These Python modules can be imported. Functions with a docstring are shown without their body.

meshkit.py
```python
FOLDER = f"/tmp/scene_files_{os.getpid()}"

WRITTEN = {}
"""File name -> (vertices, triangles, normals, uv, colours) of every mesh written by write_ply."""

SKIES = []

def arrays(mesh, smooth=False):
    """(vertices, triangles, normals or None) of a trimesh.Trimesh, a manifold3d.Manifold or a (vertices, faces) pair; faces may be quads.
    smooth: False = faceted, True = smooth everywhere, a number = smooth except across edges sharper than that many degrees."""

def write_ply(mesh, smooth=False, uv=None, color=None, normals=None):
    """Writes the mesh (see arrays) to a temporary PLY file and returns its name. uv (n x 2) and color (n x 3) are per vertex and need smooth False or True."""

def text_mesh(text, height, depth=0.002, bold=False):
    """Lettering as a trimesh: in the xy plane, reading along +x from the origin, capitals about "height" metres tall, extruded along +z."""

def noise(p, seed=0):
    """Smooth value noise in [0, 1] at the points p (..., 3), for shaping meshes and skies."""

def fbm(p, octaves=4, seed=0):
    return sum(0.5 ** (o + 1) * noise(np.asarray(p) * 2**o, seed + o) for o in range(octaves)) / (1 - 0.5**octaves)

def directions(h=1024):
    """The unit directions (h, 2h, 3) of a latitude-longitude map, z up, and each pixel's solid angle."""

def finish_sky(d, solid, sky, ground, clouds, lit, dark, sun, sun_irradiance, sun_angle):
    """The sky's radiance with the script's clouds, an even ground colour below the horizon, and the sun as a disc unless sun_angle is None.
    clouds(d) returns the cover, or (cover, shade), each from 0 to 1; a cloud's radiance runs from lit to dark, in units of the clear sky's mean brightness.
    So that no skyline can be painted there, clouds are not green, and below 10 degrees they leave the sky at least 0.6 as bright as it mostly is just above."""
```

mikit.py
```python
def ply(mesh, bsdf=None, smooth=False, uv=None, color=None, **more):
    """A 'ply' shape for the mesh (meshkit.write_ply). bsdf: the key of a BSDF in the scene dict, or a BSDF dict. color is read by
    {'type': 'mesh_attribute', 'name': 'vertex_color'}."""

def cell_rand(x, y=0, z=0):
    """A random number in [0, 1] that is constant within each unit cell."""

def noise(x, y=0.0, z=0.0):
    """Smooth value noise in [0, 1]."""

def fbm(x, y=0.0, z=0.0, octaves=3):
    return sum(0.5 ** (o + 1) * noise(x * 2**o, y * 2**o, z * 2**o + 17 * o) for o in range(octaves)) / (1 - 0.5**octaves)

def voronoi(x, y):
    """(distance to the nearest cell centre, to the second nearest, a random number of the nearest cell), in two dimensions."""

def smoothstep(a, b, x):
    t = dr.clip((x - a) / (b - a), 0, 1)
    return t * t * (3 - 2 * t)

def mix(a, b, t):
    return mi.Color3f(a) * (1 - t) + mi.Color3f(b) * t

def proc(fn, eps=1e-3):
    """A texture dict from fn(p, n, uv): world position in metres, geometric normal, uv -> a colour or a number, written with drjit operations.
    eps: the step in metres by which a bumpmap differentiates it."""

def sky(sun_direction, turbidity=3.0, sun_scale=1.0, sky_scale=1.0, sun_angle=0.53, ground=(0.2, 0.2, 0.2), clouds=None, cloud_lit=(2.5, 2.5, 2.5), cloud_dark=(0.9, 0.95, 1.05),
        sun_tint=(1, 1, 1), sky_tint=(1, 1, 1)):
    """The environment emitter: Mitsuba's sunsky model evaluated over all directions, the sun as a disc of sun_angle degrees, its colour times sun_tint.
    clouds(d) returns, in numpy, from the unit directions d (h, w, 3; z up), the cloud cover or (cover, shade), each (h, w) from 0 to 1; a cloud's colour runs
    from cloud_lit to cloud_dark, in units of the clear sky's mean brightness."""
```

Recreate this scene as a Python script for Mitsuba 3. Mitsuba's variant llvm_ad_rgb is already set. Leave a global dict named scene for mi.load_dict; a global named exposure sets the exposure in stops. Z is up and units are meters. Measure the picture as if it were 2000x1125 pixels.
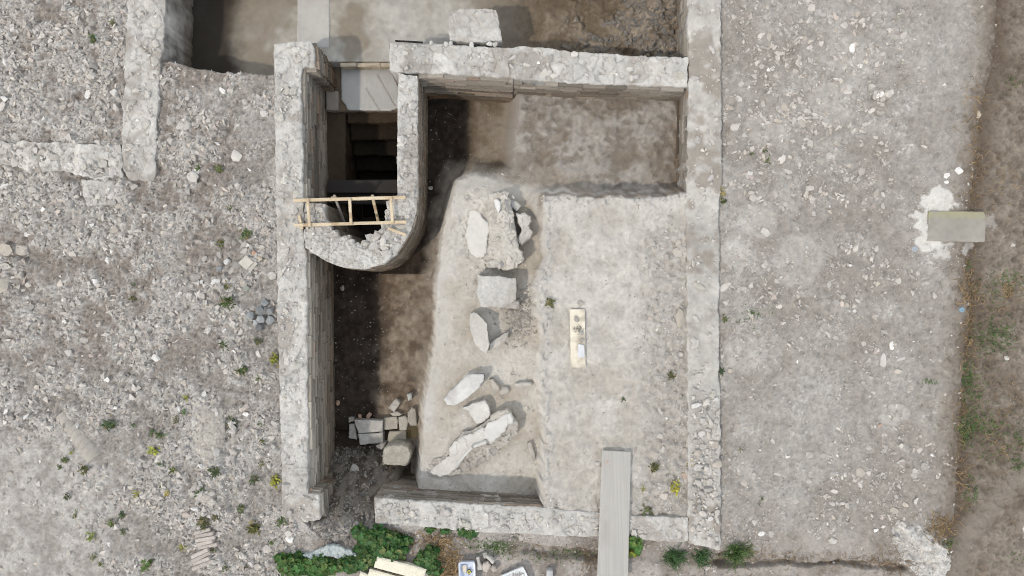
import math
import numpy as np, trimesh, mitsuba as mi, mikit
from scipy import ndimage
from scipy.spatial import Delaunay, ConvexHull
import shapely

# ---------------------------------------------------------------- camera, light, exposure
# lengths below are counted in units of 100 photograph pixels at wall-top level; SC turns them into metres
SC = 0.6
H = 13.4                      # height of the flying camera above the wall tops
T = mi.ScalarTransform4f
scene, labels = {}, {}
scene['camera'] = {'type': 'perspective', 'fov': 2 * math.degrees(math.atan(10.0 / H)), 'fov_axis': 'x', 'near_clip': 0.1, 'far_clip': 2000.0,
                   'to_world': T().look_at(origin=[0, 0, H * SC], target=[0, 0, 0], up=[0, 1, 0])}
scene['sky_light'] = mikit.sky((-0.56, -0.47, 1.0), turbidity=4, sun_scale=0.29, sun_angle=2.0, clouds=lambda d: 1.0,
                               cloud_lit=(1.90, 2.0, 2.12), sun_tint=(0.94, 0.99, 1.08))
exposure = 2.08

rng = np.random.default_rng(20240611)

# ---------------------------------------------------------------- helpers
def W(pts, z=0.0):
    """photograph pixels -> plan position (units) of points standing at height z"""
    p = np.atleast_2d(np.asarray(pts, float))
    s = 0.01 * (H - z) / H
    return np.stack([(p[:, 0] - 1000) * s, (562.5 - p[:, 1]) * s], 1)

def hsh(i, j, seed):
    h = (i * 374761393 + j * 668265263 + seed * 144665) & 0xFFFFFFFF
    h = ((h ^ (h >> 13)) * 1274126177) & 0xFFFFFFFF
    return ((h ^ (h >> 16)) & 0xFFFFFF) / 16777215.0

def vn(x, y, seed=0):
    i, j = np.floor(x).astype(np.int64), np.floor(y).astype(np.int64)
    u, v = x - i, y - j
    u, v = u * u * (3 - 2 * u), v * v * (3 - 2 * v)
    a = hsh(i, j, seed) * (1 - u) + hsh(i + 1, j, seed) * u
    b = hsh(i, j + 1, seed) * (1 - u) + hsh(i + 1, j + 1, seed) * u
    return a * (1 - v) + b * v

def fb(x, y, f=1.0, octaves=4, seed=0):
    x, y = np.asarray(x, float), np.asarray(y, float)
    t = 0
    for o in range(octaves):
        c, s = math.cos(o * 0.7), math.sin(o * 0.7)
        t = t + 0.5 ** (o + 1) * vn((x * c - y * s) * f * 2 ** o + 31.7 * o, (x * s + y * c) * f * 2 ** o - 11.3 * o, seed + o)
    return t / (1 - 0.5 ** octaves)

def cells(x, y, size, seed=0):
    x, y = np.asarray(x, float) / size, np.asarray(y, float) / size
    i, j = np.floor(x).astype(np.int64), np.floor(y).astype(np.int64)
    f1, f2, idn = np.full(x.shape, 9.0), np.full(x.shape, 9.0), np.zeros(x.shape)
    for a in (-1, 0, 1):
        for b in (-1, 0, 1):
            d = np.hypot(i + a + hsh(i + a, j + b, seed) - x, j + b + hsh(i + a, j + b, seed + 7) - y)
            near = d < f1
            f2 = np.where(near, f1, np.minimum(f2, d))
            idn = np.where(near, hsh(i + a, j + b, seed + 13), idn)
            f1 = np.minimum(f1, d)
    return f1 * size, f2 * size, idn

def ss(a, b, x):
    t = np.clip((x - a) / (b - a), 0, 1)
    return t * t * (3 - 2 * t)

def mixc(a, b, t):
    t = np.asarray(t)[..., None]
    return np.asarray(a, float) * (1 - t) + np.asarray(b, float) * t

taken = {}
def key_of(name):
    n = taken.get(name, 0)
    taken[name] = n + 1
    return name if n == 0 else f'{name}_{n:03d}'

def thing(name, label, cat, group=None, kind=None):
    k = key_of(name)
    labels[k] = {'label': label, 'category': cat}
    if group: labels[k]['group'] = group
    if kind: labels[k]['kind'] = kind
    return k

def put(key, vfc, mat='stone', smooth=False):
    v, f = np.asarray(vfc[0], float) * SC, np.asarray(vfc[1])
    c = vfc[2] if len(vfc) > 2 else None
    scene[key] = mikit.ply((v, f), mat, smooth=smooth, color=None if c is None else np.clip(c, 0.002, 0.92))

def part(parent, name, vfc, mat='stone', smooth=False, kind=None, label=None):
    k = key_of(parent + '__' + name)
    put(k, vfc, mat, smooth)
    if kind or label:
        labels[k] = {}
        if kind: labels[k]['kind'] = kind
        if label: labels[k]['label'] = label
    return k

def join(items):
    vs, fs, cs, n = [], [], [], 0
    for v, f, c in items:
        vs.append(v); fs.append(np.asarray(f) + n); cs.append(c); n += len(v)
    return np.vstack(vs), np.vstack(fs), np.vstack(cs)

def tint(n, col, var=0.06, r=None):
    r = r or rng
    return np.asarray(col, float)[None] * (1 + var * r.standard_normal((n, 1)))

# ---------------------------------------------------------------- materials
VC = {'type': 'mesh_attribute', 'name': 'vertex_color'}
scene['stone'] = {'type': 'twosided', 'bsdf': {'type': 'principled', 'base_color': VC, 'roughness': 0.92, 'specular': 0.25}}
scene['marble'] = {'type': 'twosided', 'bsdf': {'type': 'principled', 'base_color': VC, 'roughness': 0.45, 'specular': 0.5}}
scene['leaf'] = {'type': 'twosided', 'bsdf': {'type': 'principled', 'base_color': VC, 'roughness': 0.55, 'specular': 0.4}}
scene['plastic'] = {'type': 'twosided', 'bsdf': {'type': 'principled', 'base_color': VC, 'roughness': 0.3, 'specular': 0.5}}
scene['film'] = {'type': 'principledthin', 'base_color': {'type': 'rgb', 'value': [0.62, 0.70, 0.72]}, 'roughness': 0.25, 'spec_trans': 0.45, 'diff_trans': 0.5, 'eta': 1.4}

def grey_wood(p, n, uv):
    x, y = p.x / SC, p.y / SC
    a = x + 0.028 * y            # across the plank
    g = mikit.fbm(a * 42, y * 0.7, 0, 3)
    g2 = mikit.noise(a * 130, y * 1.2)
    st = mikit.smoothstep(0.62, 0.8, mikit.fbm(x * 2.2, y * 1.3, 5, 3))
    c = mikit.mix((0.40, 0.39, 0.37), (0.46, 0.45, 0.43), mikit.smoothstep(0.25, 0.75, g * 0.7 + g2 * 0.3))
    c = mikit.mix(c, (0.33, 0.31, 0.285), st * 0.5)
    mud = mikit.smoothstep(0.55, 0.75, mikit.fbm(x * 1.1 + 4, y * 0.6, 2, 4)); c = mikit.mix(c, (0.30, 0.27, 0.235), mud * 0.5)
    red = mikit.smoothstep(0.09, 0.02, mi.Float(((x - 1.85) ** 2 + (y + 3.4) ** 2)) ** 0.5) * mikit.smoothstep(0.5, 0.6, mikit.noise(x * 40, y * 40))
    return mikit.mix(c, (0.45, 0.2, 0.15), red * 0.5)
scene['grey_timber'] = {'type': 'twosided', 'bsdf': {'type': 'principled', 'base_color': mikit.proc(grey_wood), 'roughness': 0.85, 'specular': 0.2}}

def pine(p, n, uv):
    x, y = p.x / SC, p.y / SC
    g = mikit.fbm(x * 3, y * 9, p.z * 9, 3)
    k = mikit.smoothstep(0.72, 0.8, mikit.noise(x * 5 + 3, y * 5))
    c = mikit.mix((0.50, 0.40, 0.27), (0.66, 0.56, 0.41), mikit.smoothstep(0.25, 0.75, g))
    return mikit.mix(c, (0.34, 0.22, 0.12), k * 0.6)
scene['pine_wood'] = {'type': 'twosided', 'bsdf': {'type': 'principled', 'base_color': mikit.proc(pine), 'roughness': 0.7, 'specular': 0.3}}

def plywood(p, n, uv):
    x, y = p.x / SC, p.y / SC
    g = mikit.fbm(x * 22, y * 4, 2, 3)
    d = mikit.smoothstep(0.5, 0.75, mikit.fbm(x * 5, y * 5, 9, 3))
    c = mikit.mix((0.66, 0.61, 0.49), (0.76, 0.715, 0.61), g)
    return mikit.mix(c, (0.42, 0.38, 0.32), d * 0.7)
scene['plywood'] = {'type': 'twosided', 'bsdf': {'type': 'principled', 'base_color': mikit.proc(plywood), 'roughness': 0.75, 'specular': 0.25}}

# ---------------------------------------------------------------- stones
def variants(npts, count, r):
    out = []
    for _ in range(count):
        p = r.standard_normal((npts, 3)); p /= np.linalg.norm(p, axis=1, keepdims=True)
        p *= r.uniform(0.75, 1.0, (npts, 1))
        h = ConvexHull(p); used = np.unique(h.simplices); re = np.full(npts, -1); re[used] = np.arange(len(used))
        v, f = p[used], re[h.simplices]
        a, b, c = v[f[:, 0]], v[f[:, 1]], v[f[:, 2]]
        flip = (np.cross(b - a, c - a) * (a + b + c)).sum(1) < 0
        f[flip] = f[flip][:, ::-1]
        out.append((v, f))
    return out
VS = variants(7, 24, rng); VM = variants(11, 30, rng); VL = variants(18, 40, rng)

def stones(pos, size, col, kinds, tilt=0.35, r=None):
    """pos (n,3), size (n,3) half extents, col (n,3) -> one mesh of n angular stones"""
    r = r or rng
    n = len(pos)
    a = r.uniform(0, 2 * np.pi, n); tx, ty = r.normal(0, tilt, n), r.normal(0, tilt, n)
    ca, sa, cx, sx, cy, sy = np.cos(a), np.sin(a), np.cos(tx), np.sin(tx), np.cos(ty), np.sin(ty)
    R = np.zeros((n, 3, 3))
    R[:, 0] = np.stack([ca * cy, -sa * cx + ca * sy * sx, sa * sx + ca * sy * cx], 1)
    R[:, 1] = np.stack([sa * cy, ca * cx + sa * sy * sx, -ca * sx + sa * sy * cx], 1)
    R[:, 2] = np.stack([-sy, cy * sx, cy * cx], 1)
    which = r.integers(0, len(kinds), n)
    items = []
    for k, (v, f) in enumerate(kinds):
        m = np.nonzero(which == k)[0]
        if not len(m): continue
        p = np.einsum('nij,nvj->nvi', R[m], v[None] * size[m][:, None]) + pos[m][:, None]
        ff = (f[None] + (np.arange(len(m)) * len(v))[:, None, None]).reshape(-1, 3)
        c = np.repeat(col[m], len(v), 0) * (1 + 0.05 * r.standard_normal((len(m) * len(v), 1)))
        items.append((p.reshape(-1, 3), ff, c))
    return join(items)

PALE, GREY, TAN, PINK, WHITE = (0.42, 0.40, 0.375), (0.33, 0.315, 0.295), (0.40, 0.365, 0.325), (0.40, 0.355, 0.325), (0.57, 0.56, 0.545)
def stone_colors(n, w=(0.45, 0.28, 0.13, 0.06, 0.08), r=None):
    r = r or rng
    base = np.array([PALE, GREY, TAN, PINK, WHITE])[r.choice(5, n, p=np.array(w) / sum(w))]
    return base * (1 + 0.11 * r.standard_normal((n, 1)))

# ---------------------------------------------------------------- masses: rough blocks and walls from an outline
def resample(poly, step, closed=True):
    p = np.asarray(poly, float)
    if closed: p = np.vstack([p, p[:1]])
    d = np.r_[0, np.cumsum(np.hypot(*np.diff(p, axis=0).T))]
    n = max(3, int(round(d[-1] / step)))
    s = np.linspace(0, d[-1], n + (not closed), endpoint=not closed)
    return np.stack([np.interp(s, d, p[:, 0]), np.interp(s, d, p[:, 1])], 1)

def mass(poly, ztop, zbot, col, res=0.03, jit=0.015, round_=0.02, amp=0.02, freq=5.0, cs=0.0, ca=0.0, var=0.10, celltone=0.12, taper=0.0, seed=0, cap=False, rows=12, low=None, crack=0.32, dirt=0.0, side=1.0):
    """a block: rough top over the outline, sides going down to zbot. low = colour towards which the foot of the sides is stained"""
    B = resample(poly, res)
    if shapely.Polygon(B).exterior.is_ccw is False: B = B[::-1]
    t = np.roll(B, -1, 0) - np.roll(B, 1, 0); t /= np.linalg.norm(t, axis=1, keepdims=True) + 1e-9
    nrm = np.stack([t[:, 1], -t[:, 0]], 1)
    off = jit * (fb(B[:, 0], B[:, 1], 7.0, 3, seed + 3) - 0.5) * 3 + jit * 0.5 * (fb(B[:, 0], B[:, 1], 25.0, 2, seed + 5) - 0.5) * 2
    Bj = B + nrm * off[:, None]
    P = shapely.Polygon(Bj)
    if not P.is_valid: P = P.buffer(0)
    x0, y0, x1, y1 = P.bounds
    gx, gy = np.meshgrid(np.arange(x0, x1, res), np.arange(y0, y1, res))
    g = np.stack([gx.ravel(), gy.ravel()], 1) + np.random.default_rng(seed).uniform(-0.25, 0.25, (gx.size, 2)) * res
    inner = P.buffer(-0.55 * res)
    g = g[shapely.contains_xy(inner, g[:, 0], g[:, 1])]
    pts = np.vstack([Bj, g]); nb = len(Bj)
    tri = Delaunay(pts).simplices
    cen = pts[tri].mean(1)
    tri = tri[shapely.contains_xy(P.buffer(1e-4), cen[:, 0], cen[:, 1])]
    a, b, c = pts[tri[:, 0]], pts[tri[:, 1]], pts[tri[:, 2]]
    ar = (b[:, 0] - a[:, 0]) * (c[:, 1] - a[:, 1]) - (b[:, 1] - a[:, 1]) * (c[:, 0] - a[:, 0])
    tri[ar < 0] = tri[ar < 0][:, ::-1]
    x, y = pts.T
    z = ztop(x, y) if callable(ztop) else np.full(len(pts), float(ztop))
    base = z.copy()
    z = z + amp * (fb(x, y, freq, 4, seed + 11) - 0.5) * 2 + amp * 0.35 * (fb(x, y, freq * 5, 2, seed + 12) - 0.5) * 2
    tone = 1 + var * (fb(x, y, 2.2, 4, seed + 21) - 0.5) * 2 + 0.5 * var * (fb(x, y, 14, 2, seed + 22) - 0.5) * 2
    if cs:
        f1, f2, idn = cells(x + 0.05 * fb(x, y, 9, 2, seed + 1), y + 0.05 * fb(x, y, 9, 2, seed + 2), cs, seed)
        on = fb(x, y, 1.3, 2, seed + 9) > 0.30
        e1, e2, ide = cells(x * 0.8 + y * 0.6 + 0.03 * fb(x, y, 12, 2, seed + 4), 0.8 * y - 0.6 * x, cs * 0.45, seed + 70)
        z = z + np.where(on, ca * (idn - 0.5) * 1.1 + ca * 0.35 * np.clip((f2 - f1) / (0.2 * cs), 0, 1), 0.0) + ca * 0.55 * (ide - 0.5)
        tone = tone * (1 + celltone * (idn - 0.5) * 2 * on) * (1 - crack * ss(0.16 * cs, 0.0, f2 - f1) * ss(0.46, 0.62, fb(x, y, 3.1, 3, seed + 31)))
    z[:nb] -= round_
    cc = np.asarray(col, float)[None] * tone[:, None]
    if dirt: cc = mixc(cc, np.array([0.27, 0.238, 0.205])[None] * (0.8 + 0.4 * fb(x, y, 11, 3, seed + 61))[:, None], dirt * ss(0.50, 0.66, 0.6 * fb(x, y, 1.1, 3, seed + 62) + 0.4 * fb(x, y, 6, 3, seed + 63)))
    verts, cols, faces = [np.c_[pts, z]], [cc], [tri]
    prev = np.arange(nb); at = len(pts); idx = np.arange(nb)
    zb = zbot(Bj[:, 0], Bj[:, 1]) if callable(zbot) else np.full(nb, float(zbot))
    arc = np.arange(nb) * res
    for k in range(1, rows + 1):
        q = k / rows
        zz = z[:nb] * (1 - q) + zb * q
        o = jit * 0.7 * (fb(arc * 1.0, np.full(nb, k * 3.1 + seed), 6.0, 3, seed + 40) - 0.5) * 2 + taper * q * (z[:nb] - zb)
        ring = Bj + nrm * o[:, None]
        verts.append(np.c_[ring, zz])
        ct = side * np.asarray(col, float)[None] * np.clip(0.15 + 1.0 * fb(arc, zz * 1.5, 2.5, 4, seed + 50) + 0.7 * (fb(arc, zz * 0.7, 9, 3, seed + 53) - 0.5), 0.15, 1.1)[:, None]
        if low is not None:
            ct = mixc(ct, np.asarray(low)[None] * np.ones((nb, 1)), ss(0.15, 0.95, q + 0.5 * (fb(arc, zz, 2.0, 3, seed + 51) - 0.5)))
        cols.append(ct)
        new = at + idx; nx = np.roll(idx, -1)
        faces.append(np.stack([prev, at + idx, prev[nx]], 1)); faces.append(np.stack([prev[nx], at + idx, at + nx], 1))
        prev = new; at += nb
    if cap:
        inv = -np.ones(len(pts), int)
        fl = Delaunay(Bj).simplices
        cn = Bj[fl].mean(1); fl = fl[shapely.contains_xy(P, cn[:, 0], cn[:, 1])]
        u, v_, w = Bj[fl[:, 0]], Bj[fl[:, 1]], Bj[fl[:, 2]]
        ar = (v_[:, 0] - u[:, 0]) * (w[:, 1] - u[:, 1]) - (v_[:, 1] - u[:, 1]) * (w[:, 0] - u[:, 0])
        fl[ar > 0] = fl[ar > 0][:, ::-1]
        faces.append(prev[fl])
    return np.vstack(verts), np.vstack(faces), np.vstack(cols)

BOXF = np.array([[0, 2, 1], [0, 3, 2], [4, 5, 6], [4, 6, 7], [0, 1, 5], [0, 5, 4], [1, 2, 6], [1, 6, 5], [2, 3, 7], [2, 7, 6], [3, 0, 4], [3, 4, 7]])
def boxes(cen, ex, ey, ez, col):
    """cen (n,3) with half axes ex, ey, ez (n,3)"""
    s = np.array([[-1, -1, -1], [1, -1, -1], [1, 1, -1], [-1, 1, -1], [-1, -1, 1], [1, -1, 1], [1, 1, 1], [-1, 1, 1]], float)
    v = cen[:, None] + s[None, :, :1] * ex[:, None] + s[None, :, 1:2] * ey[:, None] + s[None, :, 2:] * ez[:, None]
    f = (BOXF[None] + (np.arange(len(cen)) * 8)[:, None, None]).reshape(-1, 3)
    return v.reshape(-1, 3), f, np.repeat(col, 8, 0)

def bar(p0, p1, w, h, col=(0.5, 0.4, 0.3), bevel=0.15):
    """a squared timber from p0 to p1, chamfered along its length"""
    p0, p1 = np.asarray(p0, float), np.asarray(p1, float)
    t = p1 - p0; L = np.linalg.norm(t); t /= L
    s = np.cross([0, 0, 1.0], t); s /= np.linalg.norm(s); u = np.cross(t, s)
    b = bevel * min(w, h)
    prof = np.array([[-w / 2 + b, -h / 2], [w / 2 - b, -h / 2], [w / 2, -h / 2 + b], [w / 2, h / 2 - b], [w / 2 - b, h / 2], [-w / 2 + b, h / 2], [-w / 2, h / 2 - b], [-w / 2, -h / 2 + b]])
    v = np.vstack([e + prof[:, :1] * s + prof[:, 1:] * u for e in (p0, p1)])
    f = []
    for i in range(8):
        j = (i + 1) % 8
        f += [[i, j, 8 + j], [i, 8 + j, 8 + i]]
    f += [[0, i + 1, i] for i in range(1, 7)] + [[8, 8 + i, 9 + i] for i in range(1, 7)]
    return v, np.array(f), np.tile(np.asarray(col, float), (16, 1))

def brickwork(path, ztop, zbot, seed, top=(0.32, 0.295, 0.26), foot=(0.12, 0.085, 0.055), course=0.125, brick=0.080, blen=0.46, proud=0.026):
    """courses of bricks on a face; the face looks to the right of the path's direction"""
    r = np.random.default_rng(seed)
    p = np.asarray(path, float)
    d = np.r_[0, np.cumsum(np.hypot(*np.diff(p, axis=0).T))]
    C, X, Y, Z, K = [], [], [], [], []
    n = int((ztop - zbot) / course)
    for k in range(n):
        zc = ztop - 0.05 - (k + 0.5) * course
        s = -r.uniform(0, blen); ct_ = 1 + 0.13 * r.standard_normal()
        while s < d[-1]:
            L = blen * r.uniform(0.55, 1.25)
            a, b = max(s, 0), min(s + L - 0.009, d[-1]); s += L
            if b - a < 0.06 or r.random() < 0.07: continue
            pa, pb = np.array([np.interp([a, b], d, p[:, i]) for i in (0, 1)]).T
            t = pb - pa; l = np.linalg.norm(t); t /= l
            nr = np.array([t[1], -t[0]])
            pr = proud * r.uniform(0.3, 1.3)
            wav = 0.015 * math.sin(a * 2.1 + seed) + r.normal(0, 0.005)
            c2 = (pa + pb) / 2 + nr * (pr - 0.04)
            C.append([*c2, zc + wav]); X.append([*(t * l / 2), r.normal(0, 0.004)]); Y.append([*(-nr * 0.04), 0]); Z.append([0, 0, brick / 2 * r.uniform(0.8, 1.15)])
            q = np.clip((ztop - zc) / (ztop - zbot) + 0.35 * (fb(np.array([a * 0.8]), np.array([zc * 2.0]), 1.0, 3, seed)[0] - 0.5) * 2, 0, 1)
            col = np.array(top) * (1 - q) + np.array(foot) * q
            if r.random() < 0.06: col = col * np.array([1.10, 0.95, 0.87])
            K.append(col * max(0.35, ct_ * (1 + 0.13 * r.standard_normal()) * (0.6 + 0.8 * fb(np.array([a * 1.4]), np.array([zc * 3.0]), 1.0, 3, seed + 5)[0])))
    return boxes(np.array(C), np.array(X), np.array(Y), np.array(Z), np.array(K))

# ---------------------------------------------------------------- terrain: one height grid, split into the pieces of the setting
RES = 0.02
gx, gy = np.arange(-11.3, 11.3 + 1e-6, RES), np.arange(-6.6, 6.9 + 1e-6, RES)
X, Y = np.meshgrid(gx, gy)
PX, PY = 1000 + X * 100, 562.5 - Y * 100        # pixels as seen at wall-top level
g2 = np.random.default_rng(5)
def gn(sig):
    a = ndimage.gaussian_filter(g2.standard_normal(X.shape), sig); return a / a.std()
G1, G2, G4, G8 = gn(0.55), gn(1.6), gn(3.5), gn(8)

def inside(poly):
    m = np.zeros(X.shape, bool)
    p = np.asarray(poly, float)
    x0, y0 = p.min(0) - RES; x1, y1 = p.max(0) + RES
    i0, i1 = np.searchsorted(gx, [x0, x1]); j0, j1 = np.searchsorted(gy, [y0, y1])
    pl = shapely.Polygon(p).buffer(0); shapely.prepare(pl)
    m[j0:j1, i0:i1] = shapely.contains_xy(pl, X[j0:j1, i0:i1], Y[j0:j1, i0:i1])
    return m
def sdist(poly):
    m = inside(poly)
    return (ndimage.distance_transform_edt(m) - ndimage.distance_transform_edt(~m)) * RES
def line_dist(pts):
    l = shapely.LineString(pts); shapely.prepare(l)
    x0, y0, x1, y1 = l.bounds
    out = np.full(X.shape, 9.0)
    m = (X > x0 - 0.7) & (X < x1 + 0.7) & (Y > y0 - 0.7) & (Y < y1 + 0.7)
    out[m] = shapely.distance(l, shapely.points(X[m], Y[m]))
    return out

warp = 0.10 * (fb(X, Y, 1.6, 3, 3) - 0.5) * 2
warp2 = 0.05 * (fb(X, Y, 6, 3, 4) - 0.5) * 2
f_low, f_mid, f_hi = fb(X, Y, 0.55, 4, 10), fb(X, Y, 2.2, 4, 20), fb(X, Y, 9.0, 3, 30)

left = PX < 575
right = PX > 1378
# rubble ground, west
c1, c2, cid = cells(X + 0.06 * (G8), Y + 0.06 * np.roll(G8, 40, 0), 0.16, 77)
d1, d2, did = cells(X, Y, 0.085, 78)
h = np.full(X.shape, -0.10)
fine_sw = ss(330, 120, PX + 120 * (f_mid - 0.5)) * ss(820, 900, PY + 120 * (f_mid - 0.5))      # finer soil in the south-west corner
rub = np.where(left, 1 - 0.8 * fine_sw, 0.0)
stony = np.clip(ss(0.40, 0.58, f_mid), 0, 1)
h += rub * (0.10 * (f_mid - 0.5) + 0.035 * np.clip((c2 - c1) / 0.05, 0, 1) * cid * stony + 0.02 * np.clip((d2 - d1) / 0.03, 0, 1) * did + 0.014 * G2 + 0.011 * G1)
h += (1 - rub) * (0.05 * (f_mid - 0.5) + 0.006 * G2 + 0.005 * G1 + 0.007 * G4)
h += right * -0.05
dirt, chalk = np.array([0.262, 0.241, 0.222]), np.array([0.47, 0.458, 0.44])
t_ch = ss(0.36, 0.66, 0.55 * f_mid + 0.3 * f_hi + 0.15 * f_low + 0.035 * G2)
C = mixc(mixc(dirt, (0.235, 0.206, 0.183), ss(760, 600, PY + 150 * (f_mid - 0.5)) * ss(470, 380, PX + 120 * (f_low - 0.5))), chalk, 0.08 + 0.84 * t_ch)
C *= (1 + rub * 0.30 * (cid - 0.5) * stony + rub * 0.34 * (did - 0.5) + 0.10 * G1)[..., None]
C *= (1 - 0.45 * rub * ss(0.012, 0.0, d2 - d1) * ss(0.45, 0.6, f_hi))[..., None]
C = np.where((fine_sw > 0)[..., None], mixc(C, mixc((0.33, 0.31, 0.29), (0.44, 0.425, 0.405), ss(0.35, 0.65, 0.5 * f_hi + 0.5 * f_mid)) * (1 + 0.06 * G1 + 0.05 * G2)[..., None], 0.7 * fine_sw), C)
# earth, east: finer, greyer, with chalky spills
ce = mixc((0.285, 0.262, 0.238), (0.365, 0.35, 0.33), ss(0.30, 0.70, 0.55 * f_mid + 0.45 * f_low))
sp = ss(0.60, 0.74, 0.6 * f_hi + 0.4 * f_mid + 0.05 * G2)
ce = mixc(ce, (0.50, 0.49, 0.475), 0.5 * ss(0.64, 0.70, 0.5 * f_hi + 0.3 * f_mid + 0.2 * fb(X, Y, 24, 2, 41) + 0.03 * G1)) * (1 + 0.08 * G1 + 0.06 * G2)[..., None]
C = np.where(right[..., None], ce, C)
base_h = h.copy()

# brown field beyond the scarp, south-east corner
scarp = W([(1950, -80), (1946, 60), (1940, 130), (1918, 205), (1908, 300), (1893, 420), (1887, 500), (1897, 600), (1884, 700), (1878, 800), (1872, 900), (1868, 1000), (1850, 1062), (1820, 1200)], -0.15)
field = np.vstack([scarp, [[11.8, -7.2], [11.8, 7.4], [9.5, 7.4]]])
sf = sdist(field) + 0.9 * warp2 + 0.2 * warp
h += -0.11 * ss(-0.26, 0.20, sf + 0.02 * G4) + 0.03 * ss(-0.35, -0.05, sf) * (sf < 0) + (0.05 * (f_mid - 0.5) + 0.03 * (f_hi - 0.5) + 0.007 * G2 + 0.006 * G4 + 0.004 * G1) * (sf > 0)
brown = mixc((0.155, 0.126, 0.100), (0.235, 0.205, 0.174), ss(0.35, 0.65, 0.4 * f_mid + 0.3 * f_low + 0.3 * f_hi)) * (1 + 0.09 * G1 + 0.07 * G2 + 0.05 * G4)[..., None]
C = mixc(C, brown, ss(-0.7, 0.10, sf + 0.45 * (f_mid - 0.5) * 2 + 0.03 * G4))
rootsoil = np.exp(-((sf - 0.10) / 0.27) ** 2) * ss(0.40, 0.52, 0.7 * f_hi + 0.3 * f_mid + 0.04 * G4 + 0.1)
C = mixc(C, (0.105, 0.077, 0.056), 0.7 * rootsoil)
path = line_dist(W([(2060, 890), (1965, 955), (1895, 1035), (1860, 1140)], -0.3)) + 0.6 * warp2
C = mixc(C, (0.25, 0.224, 0.195), 0.7 * ss(0.34, 0.05, path))
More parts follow.
